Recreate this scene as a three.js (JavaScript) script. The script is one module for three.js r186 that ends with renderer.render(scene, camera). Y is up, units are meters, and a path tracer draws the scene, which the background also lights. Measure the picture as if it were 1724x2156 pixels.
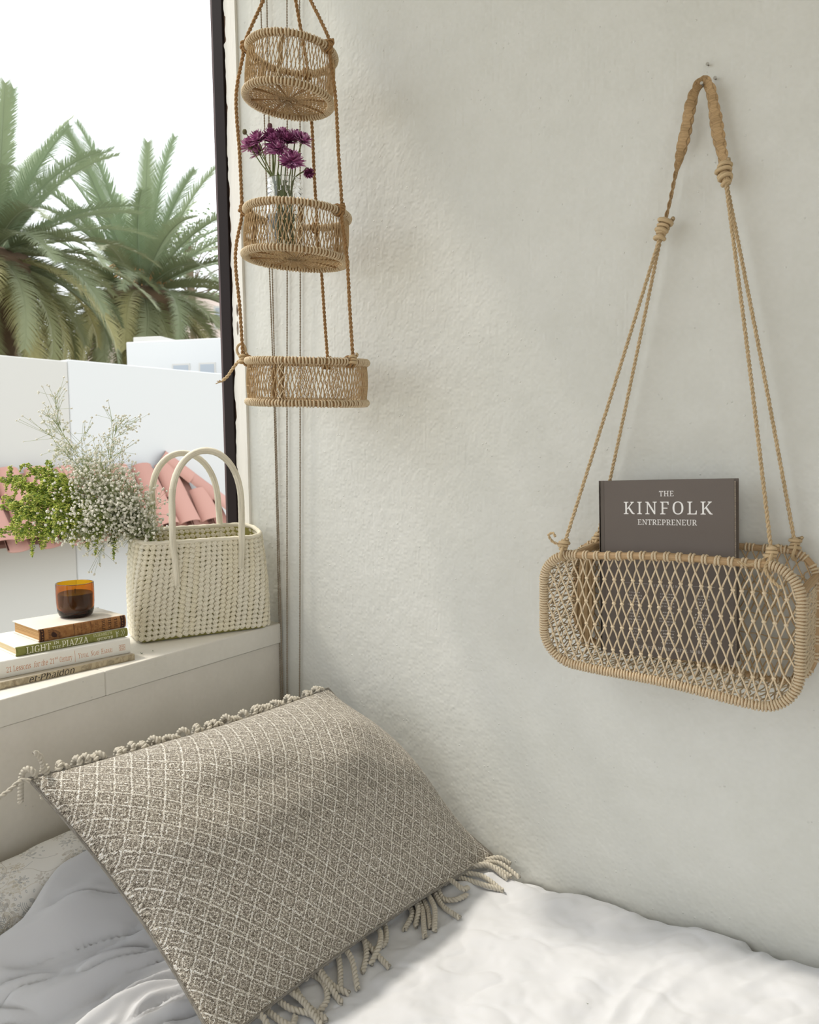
import * as THREE from 'three';
import { mergeGeometries } from 'three/addons/utils/BufferGeometryUtils.js';
import { RoundedBoxGeometry } from 'three/addons/geometries/RoundedBoxGeometry.js';

// ---------------------------------------------------------------- camera, sky, sun, exposure
const scene = new THREE.Scene();
const camera = new THREE.PerspectiveCamera(2 * Math.atan(1078 / 1700) * 180 / Math.PI, 1724 / 2156, 0.05, 300);
{
  const yaw = 33.5 * Math.PI / 180, pitch = 4.6 * Math.PI / 180, roll = 0.013;
  camera.position.set(1.25, 1.36, 1.35);
  camera.rotation.set(-pitch, yaw, -roll, 'YXZ');
  camera.focus = 1.55; camera.userData.fStop = 9;
}
const SKY = new THREE.Color(0.95, 0.985, 1.03);
scene.background = SKY; scene.backgroundIntensity = 1.95;
const sun = new THREE.DirectionalLight(new THREE.Color(1.0, 0.925, 0.81), 2.6);
sun.position.set(-4.0, 7.6, 0.9); sun.target.position.set(0, 1, 0);
sun.castShadow = true; sun.shadow.radius = 8; sun.shadow.mapSize.set(4096, 4096);
Object.assign(sun.shadow.camera, { left: -9, right: 9, top: 9, bottom: -9, near: 0.5, far: 40 });
scene.add(sun, sun.target);
const renderer = new THREE.WebGLRenderer({ antialias: true });
renderer.toneMapping = THREE.LinearToneMapping;
renderer.toneMappingExposure = 1.0;
renderer.shadowMap.enabled = true;

// ---------------------------------------------------------------- helpers
let seed = 20240;
const rnd = () => { seed = (seed + 0x6d2b79f5) | 0; let t = Math.imul(seed ^ (seed >>> 15), 1 | seed); t = (t + Math.imul(t ^ (t >>> 7), 61 | t)) ^ t; return ((t ^ (t >>> 14)) >>> 0) / 4294967296; };
const rr = (a, b) => a + (b - a) * rnd();
const V = (x, y, z) => new THREE.Vector3(x, y, z);
const clamp = (x, a, b) => Math.min(b, Math.max(a, x));
const sm = (a, b, x) => { const t = clamp((x - a) / (b - a), 0, 1); return t * t * (3 - 2 * t); };
const hash = (i, j) => { let h = Math.imul(i, 374761393) + Math.imul(j, 668265263); h = Math.imul(h ^ (h >>> 13), 1274126177); return ((h ^ (h >>> 16)) >>> 0) / 4294967296; };
function noise(x, y, per = 0) {          // value noise, -1 .. 1, optionally periodic
  const xi = Math.floor(x), yi = Math.floor(y), fx = x - xi, fy = y - yi, u = fx * fx * (3 - 2 * fx), v = fy * fy * (3 - 2 * fy);
  const w = (k) => per ? ((k % per) + per) % per : k;
  const a = hash(w(xi), w(yi)), b = hash(w(xi + 1), w(yi)), c = hash(w(xi), w(yi + 1)), d = hash(w(xi + 1), w(yi + 1));
  return 2 * (a + (b - a) * u + (c - a) * v + (a - b - c + d) * u * v) - 1;
}
const names = new Map();
function numbered(n) { const k = names.get(n) || 0; names.set(n, k + 1); return k ? n + '_' + String(k).padStart(3, '0') : n; }
function shade(o) { o.traverse((m) => { if (m.isMesh) { m.castShadow = true; m.receiveShadow = true; } }); return o; }
function thing(name, label, category, pos = [0, 0, 0], turn = 0, group) {
  const g = new THREE.Group(); g.name = numbered(name); g.position.set(...pos); g.rotation.y = turn;
  g.userData = { label, category }; if (group) g.userData.group = group;
  scene.add(g); return g;
}
function part(parent, name, geo, mat, label) {
  const m = new THREE.Mesh(Array.isArray(geo) ? merge(geo) : geo, mat); m.name = name; parent.add(m);
  if (label) m.userData.label = label;
  return m;
}
function struct(name, geo, mat) { const m = new THREE.Mesh(Array.isArray(geo) ? merge(geo) : geo, mat); m.name = name; m.userData = { kind: 'structure' }; scene.add(m); return m; }
function merge(list) {
  const l = list.map((g) => { const q = g.index ? g.toNonIndexed() : g; for (const k of Object.keys(q.attributes)) if (!['position', 'normal', 'uv'].includes(k)) q.deleteAttribute(k); if (!q.attributes.uv) q.setAttribute('uv', new THREE.BufferAttribute(new Float32Array(q.attributes.position.count * 2), 2)); return q; });
  return mergeGeometries(l);
}
function box(x0, y0, z0, x1, y1, z1, r = 0) {
  const g = r ? new RoundedBoxGeometry(x1 - x0, y1 - y0, z1 - z0, 2, r) : new THREE.BoxGeometry(x1 - x0, y1 - y0, z1 - z0);
  g.translate((x0 + x1) / 2, (y0 + y1) / 2, (z0 + z1) / 2);
  return metric(g);
}
function metric(g) {                      // uv in metres, by the face's main direction
  const p = g.attributes.position, n = g.attributes.normal, uv = new Float32Array(p.count * 2);
  for (let i = 0; i < p.count; i++) {
    const ax = Math.abs(n.getX(i)), ay = Math.abs(n.getY(i)), az = Math.abs(n.getZ(i));
    const [a, b] = ax > ay && ax > az ? [p.getZ(i), p.getY(i)] : ay > az ? [p.getX(i), p.getZ(i)] : [p.getX(i), p.getY(i)];
    uv[2 * i] = a; uv[2 * i + 1] = b;
  }
  g.setAttribute('uv', new THREE.BufferAttribute(uv, 2)); return g;
}
function surface(nu, nv, f, closeU = false) {   // indexed grid with smooth normals; f(u, v) -> Vector3 (uv kept unless f gives .uv)
  const pos = new Float32Array((nu + 1) * (nv + 1) * 3), uv = new Float32Array((nu + 1) * (nv + 1) * 2), idx = [];
  for (let j = 0, k = 0; j <= nv; j++) for (let i = 0; i <= nu; i++, k++) {
    const p = f(i / nu, j / nv); pos[3 * k] = p.x; pos[3 * k + 1] = p.y; pos[3 * k + 2] = p.z;
    const q = p.uv || [i / nu, j / nv]; uv[2 * k] = q[0]; uv[2 * k + 1] = q[1];
    if (i < nu && j < nv) idx.push(k, k + 1, k + nu + 1, k + 1, k + nu + 2, k + nu + 1);
  }
  const g = new THREE.BufferGeometry();
  g.setAttribute('position', new THREE.BufferAttribute(pos, 3)); g.setAttribute('uv', new THREE.BufferAttribute(uv, 2)); g.setIndex(idx); g.computeVertexNormals();
  if (closeU) { const n = g.attributes.normal; for (let j = 0; j <= nv; j++) { const a = j * (nu + 1), b = a + nu, v = V(n.getX(a) + n.getX(b), n.getY(a) + n.getY(b), n.getZ(a) + n.getZ(b)).normalize(); n.setXYZ(a, v.x, v.y, v.z); n.setXYZ(b, v.x, v.y, v.z); } }
  return g;
}
function smooth(points, n, closed = false) { return new THREE.CatmullRomCurve3(points.map((p) => p.isVector3 ? p : V(...p)), closed, 'centripetal').getSpacedPoints(n); }
function frames(pts, closed) {
  const n = pts.length, T = pts.map((p, i) => pts[closed ? (i + 1) % n : Math.min(n - 1, i + 1)].clone().sub(pts[closed ? (i + n - 1) % n : Math.max(0, i - 1)]).normalize());
  let N = Math.abs(T[0].y) < 0.9 ? V(0, 1, 0) : V(1, 0, 0); const out = [];
  for (let i = 0; i < n; i++) { N = N.clone().addScaledVector(T[i], -N.dot(T[i])).normalize(); out.push([T[i], N, T[i].clone().cross(N)]); }
  return out;
}
function tube(pts, r, radial = 5, closed = false, cap = true) {   // r: number or (t, angle) => radius
  const n = pts.length, fr = frames(pts, closed), R = typeof r === 'function' ? r : () => r, m = radial + 1, rows = closed ? n + 1 : n;
  const ends = cap && !closed ? 2 : 0, pos = new Float32Array((rows * m + ends) * 3), nor = new Float32Array(pos.length), uv = new Float32Array((rows * m + ends) * 2), idx = [];
  let len = 0;
  for (let j = 0; j < rows; j++) {
    const i = j % n, [T, N, B] = fr[i], p = pts[i]; if (j) len += p.distanceTo(pts[(j - 1) % n]);
    for (let k = 0; k < m; k++) {
      const a = k / radial * 2 * Math.PI, c = Math.cos(a), s = Math.sin(a), rad = R(j / (rows - 1), a), q = (j * m + k) * 3;
      const dx = N.x * c + B.x * s, dy = N.y * c + B.y * s, dz = N.z * c + B.z * s;
      pos[q] = p.x + dx * rad; pos[q + 1] = p.y + dy * rad; pos[q + 2] = p.z + dz * rad; nor[q] = dx; nor[q + 1] = dy; nor[q + 2] = dz;
      uv[(j * m + k) * 2] = len; uv[(j * m + k) * 2 + 1] = k / radial;
      if (j < rows - 1 && k < radial) { const a0 = j * m + k; idx.push(a0, a0 + 1, a0 + m, a0 + 1, a0 + m + 1, a0 + m); }
    }
  }
  if (ends) for (const e of [0, 1]) {
    const b = rows * m + e, p = pts[e ? n - 1 : 0], T = fr[e ? n - 1 : 0][0], r0 = (e ? rows - 1 : 0) * m, s = e ? 1 : -1;
    pos.set([p.x, p.y, p.z], b * 3); nor.set([T.x * s, T.y * s, T.z * s], b * 3);
    for (let k = 0; k < radial; k++) e ? idx.push(b, r0 + k, r0 + k + 1) : idx.push(b, r0 + k + 1, r0 + k);
  }
  const g = new THREE.BufferGeometry();
  g.setAttribute('position', new THREE.BufferAttribute(pos, 3)); g.setAttribute('normal', new THREE.BufferAttribute(nor, 3)); g.setAttribute('uv', new THREE.BufferAttribute(uv, 2)); g.setIndex(idx);
  return g;
}
function rope(ctrl, r, pitch, strands = 2, radial = 5, steps = 0) {       // strands laid round one another along a smooth path
  const rough = smooth(ctrl, 60); let L = 0; for (let i = 1; i < rough.length; i++) L += rough[i].distanceTo(rough[i - 1]);
  const n = steps || Math.max(10, Math.round(L / pitch * 8)), pts = smooth(ctrl, n), fr = frames(pts), out = [], ph = rnd() * 6;
  for (let s = 0; s < strands; s++) {
    const q = pts.map((p, i) => { const a = ph + i / n * L / pitch * 2 * Math.PI + s / strands * 2 * Math.PI, o = r * 0.5; return p.clone().addScaledVector(fr[i][1], o * Math.cos(a)).addScaledVector(fr[i][2], o * Math.sin(a)); });
    out.push(tube(q, r * (strands > 2 ? 0.52 : 0.62), radial));
  }
  return merge(out);
}
function knot(c, r, turns = 3, axis = V(0, 1, 0), thick = 0.3) {          // rope turned round and round itself
  const q = new THREE.Quaternion().setFromUnitVectors(V(0, 1, 0), axis), pts = [];
  for (let i = 0; i <= turns * 14; i++) { const a = i / 14 * 2 * Math.PI, h = (i / (turns * 14) - 0.5) * 1.9 * r, k = r * (0.72 + 0.2 * Math.sin(a * 0.37 + c.x * 90)); pts.push(V(k * Math.cos(a), h + 0.35 * r * Math.sin(a + 1), k * Math.sin(a)).applyQuaternion(q).add(c)); }
  return merge([tube(pts, r * thick, 6), tube([c.clone().addScaledVector(axis, -r), c.clone().addScaledVector(axis, r)], r * 0.62, 7)]);
}
const lerpV = (a, b, t) => a.clone().lerp(b, t);

// ---------------------------------------------------------------- textures
function dataTex(n, fn, srgb = false, m = n) {
  const d = new Uint8Array(n * m * 4);
  for (let j = 0; j < m; j++) for (let i = 0; i < n; i++) { const c = fn(i, j), k = (j * n + i) * 4; const a = Array.isArray(c) ? c : [c, c, c]; d[k] = clamp(a[0], 0, 255); d[k + 1] = clamp(a[1], 0, 255); d[k + 2] = clamp(a[2], 0, 255); d[k + 3] = 255; }
  const t = new THREE.DataTexture(d, n, m); t.wrapS = t.wrapT = THREE.RepeatWrapping; t.magFilter = THREE.LinearFilter; t.minFilter = THREE.LinearMipmapLinearFilter; t.generateMipmaps = true;
  if (srgb) t.colorSpace = THREE.SRGBColorSpace; t.needsUpdate = true; return t;
}
function rep(t, x, y = x) { const c = t.clone(); c.repeat.set(x, y); c.needsUpdate = true; return c; }
function canvasTex(w, h, draw) {
  const c = document.createElement('canvas'); c.width = w; c.height = h; const g = c.getContext('2d'); draw(g, w, h);
  const t = new THREE.CanvasTexture(c); t.colorSpace = THREE.SRGBColorSpace; return t;
}
const std = (color, roughness = 0.8, more = {}) => new THREE.MeshStandardMaterial({ color, roughness, ...more });
const lin = (r, g, b) => new THREE.Color().setRGB(r, g, b);

const plasterBump = dataTex(1024, (i, j) => {
  const u = i / 1024, v = j / 1024;
  const brush = noise(u * 160, v * 14, 0) * 0.35 * Math.pow(Math.abs(noise(u * 8, v * 8, 8)), 0.5);
  return 128 + 46 * noise(u * 6, v * 6, 6) * 0.6 + 26 * noise(u * 48, v * 48, 48) + 22 * noise(u * 128, v * 128, 128) + 40 * brush + (hash(i >> 2, (j >> 2) + 77) > 0.9985 ? 60 : 0);
});
const plasterTone = dataTex(512, (i, j) => { const u = i / 512, v = j / 512, n = 3.2 * noise(u * 5, v * 5, 5) + 2.2 * noise(u * 23, v * 23, 23) + 1.8 * noise(u * 128, v * 128, 128), sp = hash(i, j + 991) > 0.99993 ? -38 : 0; return [250 + n + sp, 250 + n + sp, 249 + n * 1.2 + sp]; }, true);
const fineWeave = dataTex(256, (i, j) => 128 + 60 * Math.sin(i * Math.PI / 2) * (((j >> 2) & 1) ? 1 : -1) * 0.5 + 50 * (hash(i, j) - 0.5));
const fuzz = dataTex(512, (i, j) => 128 + 70 * noise(i / 4, j / 4, 128) + 60 * (hash(i, j) - 0.5));
const strawTone = dataTex(256, (i, j) => { const n = 22 * noise(i / 40, j / 5, 0) + 14 * (hash(i >> 1, j) - 0.5) + 12 * noise(i / 90, j / 60, 0); return [236 + n, 232 + n, 226 + n * 1.1]; }, true);

// ---------------------------------------------------------------- materials
const M = {
  wall: std(lin(0.74, 0.74, 0.69), 0.72, { bumpMap: rep(plasterBump, 1.6), bumpScale: 0.0022, map: rep(plasterTone, 1.3) }),
  windowWall: std(lin(0.78, 0.735, 0.655), 0.6, { bumpMap: rep(plasterBump, 1.2), bumpScale: 0.0012, map: rep(plasterTone, 1.3) }),
  sill: std(lin(0.82, 0.785, 0.71), 0.5, { bumpMap: rep(plasterBump, 1.1, 3), bumpScale: 0.0012, map: rep(plasterTone, 1.1) }),
  trim: std(lin(0.84, 0.81, 0.74), 0.5, { bumpMap: rep(plasterBump, 3, 0.6), bumpScale: 0.001 }),
  frame: new THREE.MeshPhysicalMaterial({ color: lin(0.014, 0.008, 0.007), roughness: 0.6, specularIntensity: 0.35 }),
  frameFace: std(lin(0.09, 0.055, 0.05), 0.4, { metalness: 0.2 }),
  rawWood: std(lin(0.2, 0.13, 0.09), 0.85, { bumpMap: rep(strawTone, 8, 8), bumpScale: 0.001 }),
  ceiling: std(lin(0.84, 0.82, 0.77), 0.9),
  floor: std(lin(0.42, 0.3, 0.2), 0.5),
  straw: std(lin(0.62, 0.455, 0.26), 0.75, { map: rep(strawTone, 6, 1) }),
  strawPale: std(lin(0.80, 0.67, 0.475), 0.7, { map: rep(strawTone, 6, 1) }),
  strawDeep: std(lin(0.33, 0.20, 0.085), 0.8, { map: rep(strawTone, 6, 1) }),
  rattan: std(lin(0.50, 0.34, 0.18), 0.6, { map: rep(strawTone, 4, 1) }),
  jute: std(lin(0.42, 0.25, 0.105), 0.85, { map: rep(strawTone, 12, 1) }),
  jutePale: std(lin(0.66, 0.51, 0.31), 0.85, { map: rep(strawTone, 12, 1) }),
  cord: std(lin(0.33, 0.275, 0.205), 0.8),
  palmStrip: std(lin(0.88, 0.85, 0.72), 0.7, { map: rep(strawTone, 5, 1) }),
  palmStripB: std(lin(0.87, 0.83, 0.67), 0.7, { map: rep(strawTone, 5, 1) }),
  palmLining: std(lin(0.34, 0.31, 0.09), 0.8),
  yarn: std(lin(0.80, 0.74, 0.62), 0.95, { bumpMap: rep(fuzz, 30, 2), bumpScale: 0.0006 }),
  leafDark: std(lin(0.06, 0.09, 0.025), 0.6, { side: THREE.DoubleSide }),
};

// ---------------------------------------------------------------- the room
const W0 = 0, RX = 3.4, RZ = 4.2, RY = 3.0;
struct('floor', box(-0.2, -0.12, -0.2, RX + 0.2, 0, RZ + 0.2), M.floor);
struct('ceiling', box(-0.2, RY, -0.2, RX + 0.2, RY + 0.15, RZ + 0.2), M.ceiling);
struct('wall_right', box(-0.151, 0, -0.16, RX + 0.2, RY, 0), M.wall);
struct('wall_window', [box(-0.2, 0, 0, 0, 0.9185, RZ), box(-0.2, 2.88, 0, 0, RY, RZ), box(-0.2, 0.9185, 3.5, 0, 2.88, RZ)], M.windowWall);
struct('wall_back', [box(0, 0, RZ, 0.9, RY, RZ + 0.16), box(2.7, 0, RZ, RX, RY, RZ + 0.16), box(0.9, 2.4, RZ, 2.7, RY, RZ + 0.16)], M.ceiling);
struct('wall_far', [box(RX, 0, 0, RX + 0.16, 0.8, RZ), box(RX, 2.4, 0, RX + 0.16, RY, RZ), box(RX, 0.8, 0, RX + 0.16, 2.4, 1.2), box(RX, 0.8, 3.2, RX + 0.16, 2.4, RZ)], M.ceiling);
{ // the sill: two painted boards laid along the wall
  const s = struct('window_sill', box(-0.27, 0.90, 0, -0.2, 0.93, 3.5), M.sill);
  const board = (z0, z1) => { const g = new RoundedBoxGeometry(0.275, 0.046, z1 - z0, 4, 0.003); g.translate(-0.27 + 0.1375 + 0.001, 0.943, (z0 + z1) / 2); return metric(g); };
  part(s, 'board', board(0.0005, 0.46698), M.sill); part(s, 'board', board(0.46702, 3.5), M.sill);
}
{ // window frame at the corner: dark steel upright, bare wood behind, cream trim with a chipped edge
  const w = thing('window_1', '', ''); w.userData = { kind: 'structure' };
  part(w, 'frame', [box(-0.150, 0.966, 0.0005, -0.1185, 2.88, 0.010, 0.002)], M.frame);
  part(w, 'frame_edge', [box(-0.158, 0.966, 0.0005, -0.1505, 2.88, 0.007, 0.001)], M.frameFace);
  part(w, 'rebate', box(-0.1185, 0.966, 0.0003, -0.102, 2.88, 0.004), M.rawWood);
  const sh = new THREE.Shape(); sh.moveTo(-0.082, 0.967); sh.lineTo(-0.082, 2.879);
  for (let y = 2.879; y > 0.967; y -= 0.004) sh.lineTo(-0.1155 + 0.0026 * noise(y * 18, 3) + 0.0022 * noise(y * 90, 7) + (noise(y * 7, 11) > 0.45 ? 0.004 : 0), y);
  sh.closePath();
  for (const [y0, y1] of [[1.661, 1.688], [1.618, 1.651]]) {
    const h = new THREE.Path(), x = -0.1015; h.moveTo(x, y0);
    for (let k = 1; k < 16; k++) { const a = k / 16 * 2 * Math.PI; h.lineTo(x + 0.0032 * Math.sin(a) + 0.0008 * noise(k * 1.7, y0 * 50), (y0 + y1) / 2 - (y1 - y0) / 2 * Math.cos(a)); }
    h.closePath(); sh.holes.push(h);
  }
  part(w, 'trim', metric(new THREE.ExtrudeGeometry(sh, { depth: 0.007, bevelEnabled: false })), M.trim);
  part(w, 'slot_back', box(-0.107, 1.61, 0.0003, -0.096, 1.695, 0.0012), M.frame);
}

// ---------------------------------------------------------------- bed: frame, mattress, printed pillow, sheet
{
  const b = thing('platform_bed', 'low wooden platform bed under the white mattress beside the right wall', 'bed', [0, 0, 0]);
  part(b, 'platform', box(0.02, 0.2, 0.02, 2.0, 0.27, 1.16, 0.006), M.rawWood);
  for (const [x, z] of [[0.08, 0.08], [1.94, 0.08], [0.08, 1.1], [1.94, 1.1]]) part(b, 'leg', box(x - 0.03, 0, z - 0.03, x + 0.03, 0.2, z + 0.03, 0.004), M.rawWood);
  const m = thing('mattress', 'white mattress on the bed frame under the wrinkled sheet', 'mattress');
  part(m, 'mattress_body', box(0.014, 0.27, 0.02, 2.0, 0.534, 1.17, 0.03), std(lin(0.8, 0.79, 0.77), 0.9));
}
const hump = (x, z) => 0.19 * (1 / (1 + Math.exp((x - 0.152) / 0.031))) * sm(0.2, 0.42, z) * (1 - sm(1.0, 1.16, z)) * (1 + 0.05 * noise(z * 6, 2));
{ // printed pillow standing against the window wall
  const print = canvasTex(1024, 1024, (g, w, h) => {
    g.fillStyle = '#f1efe9'; g.fillRect(0, 0, w, h); g.lineWidth = 2.2;
    const cols = ['rgba(120,124,128,0.55)', 'rgba(160,150,135,0.5)', 'rgba(185,170,140,0.5)'];
    for (let k = 0; k < 150; k++) {
      const x = rnd() * w, y = rnd() * h, s = rr(22, 60), a = rnd() * 6.3; g.strokeStyle = cols[k % 3];
      for (let q = 0; q < 4; q++) { g.beginPath(); for (let t = 0; t <= 24; t++) { const th = t / 24 * 5.2 + a, r = s * (1 - q * 0.2) * (0.35 + 0.65 * t / 24) ; const px = x + r * Math.cos(th), py = y + r * Math.sin(th) * 0.8; t ? g.lineTo(px, py) : g.moveTo(px, py); } g.stroke(); }
      for (let q = 0; q < 9; q++) { const th = a + q * 0.7; g.beginPath(); g.ellipse(x + s * 1.15 * Math.cos(th), y + s * 1.0 * Math.sin(th), 7, 3.2, th, 0, 7); g.stroke(); }
    }
    for (let k = 0; k < 26; k++) { let x = rnd() * w, y = rnd() * h, a = rnd() * 6.3; g.strokeStyle = cols[k % 3]; g.beginPath(); g.moveTo(x, y); for (let t = 0; t < 40; t++) { a += 0.12 * Math.sin(t * 0.25 + k); x += 9 * Math.cos(a); y += 9 * Math.sin(a); g.lineTo(x, y); } g.stroke(); }
  });
  print.wrapS = print.wrapT = THREE.RepeatWrapping; print.repeat.set(3.2, 3.2);
  const p = thing('bed_pillow', 'white pillow printed with faint grey paisley, propped between the bed and the window wall', 'pillow', [0, 0, 0]);
  const top = surface(70, 160, (u, v) => {
    const x = 0.016 + 0.2 * u, z = 0.26 + 0.86 * v, e = Math.sqrt(clamp(1 - Math.pow(1 - Math.min(1, (x - 0.016) / 0.035), 2), 0, 1)) * sm(0, 0.06, v) * sm(0, 0.06, 1 - v);
    const q = V(x, 0.551 + Math.max(0, hump(x, z) - 0.004 - 0.06 * sm(0.105, 0.17, x)) * e + 0.002 * noise(x * 40, z * 30), z); q.uv = [z, x * 1.5]; return q;
  });
  part(p, 'pillow_cover', [top, box(0.018, 0.535, 0.27, 0.214, 0.5505, 1.11)], std('#ffffff', 0.85, { map: print, side: THREE.DoubleSide, bumpMap: rep(fineWeave, 60), bumpScale: 0.0004 }));
}
const wr = (x, z) => {                       // wrinkles of the sheet
  const left = 1 - sm(0.36, 0.55, x), w = x + 0.22 * (z - 0.6) + 0.02 * noise(x * 7, z * 5);
  const a = left * (0.019 * noise(w * 38 + 1.1 * noise(z * 9, x * 6), z * 4.5) + 0.008 * noise(w * 80 + 0.9 * noise(z * 13, x * 11), z * 8) - 0.019 * Math.pow(1 - Math.abs(noise(w * 42 + 1.0 * noise(z * 6, 3), z * 3 + 9)), 5) - 0.010 * Math.pow(1 - Math.abs(noise(w * 74 + 1.2 * noise(z * 8, 13), z * 5 + 2)), 5) + 0.0012 * noise(x * 150, z * 60));
  const wx = x + 0.12 * z + 0.03 * noise(x * 4, z * 4), ridge = (t) => 1 - Math.abs(t);
  const b = (1 - left) * ((0.0085 * noise(wx * 15, z * 2.2 + 3) + 0.006 * ridge(noise(wx * 26, z * 3.4 + 5)) + 0.003 * noise(x * 30 + z * 20, z * 34)) * (1 - 0.5 * sm(0.25, 0.7, z)) + 0.004 * noise(x * 11 - z * 9, z * 13 + x * 6) - 0.0025 * Math.pow(ridge(noise(x * 19 + z * 15 + 2, z * 17 - x * 8)), 6) + 0.0009 * noise(x * 90, z * 90));
  return a + b;
};
{ // the white sheet
  const sh = thing('bed_sheet', 'wrinkled white cotton sheet spread over the bed and half over the printed pillow', 'bed sheet');
  const xe = (z) => 0.088 + 0.06 * sm(0.5, 0.8, z) + 0.008 * noise(z * 14, 4);
  const g = surface(420, 300, (u, v) => {
    const z = 0.008 + 1.192 * v, x0 = z > 0.3 ? xe(z) : 0.02 + (xe(0.3) - 0.02) * sm(0.22, 0.3, z), x = x0 + (2.015 - x0) * Math.pow(u, 1.25);
    const tuck = z > 0.2 ? sm(0.0, 0.03, x - x0) : 1; let y = 0.5535 + hump(x, z) + 0.0035 + 0.003 * (1 - tuck) + wr(x, z) * (0.12 + 0.88 * tuck) + (z > 0.2 ? 0.008 * sm(0.05, 0.2, x) * (1 - sm(0.2, 0.32, x)) : 0);
    y -= 0.035 * Math.pow(clamp(1 - z / 0.06, 0, 1), 2) * (1 + 0.4 * noise(x * 14, 1)); if (z < 0.03) y += 0.004 * noise(x * 30, 5);
    if (z > 1.172) y -= (z - 1.172) * 9; if (x > 1.995) y -= (x - 1.995) * 12;
    if (u < 0.012) y -= 0.0035 * (1 - u / 0.012);
    const q = V(Math.min(x, 2.006), y, Math.min(z, 1.18)); q.uv = [x, z]; return q;
  });
  part(sh, 'sheet_cloth', g, std(lin(0.70, 0.71, 0.735), 0.9, { side: THREE.DoubleSide, bumpMap: rep(fineWeave, 40), bumpScale: 0.0004 }));
}

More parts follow.
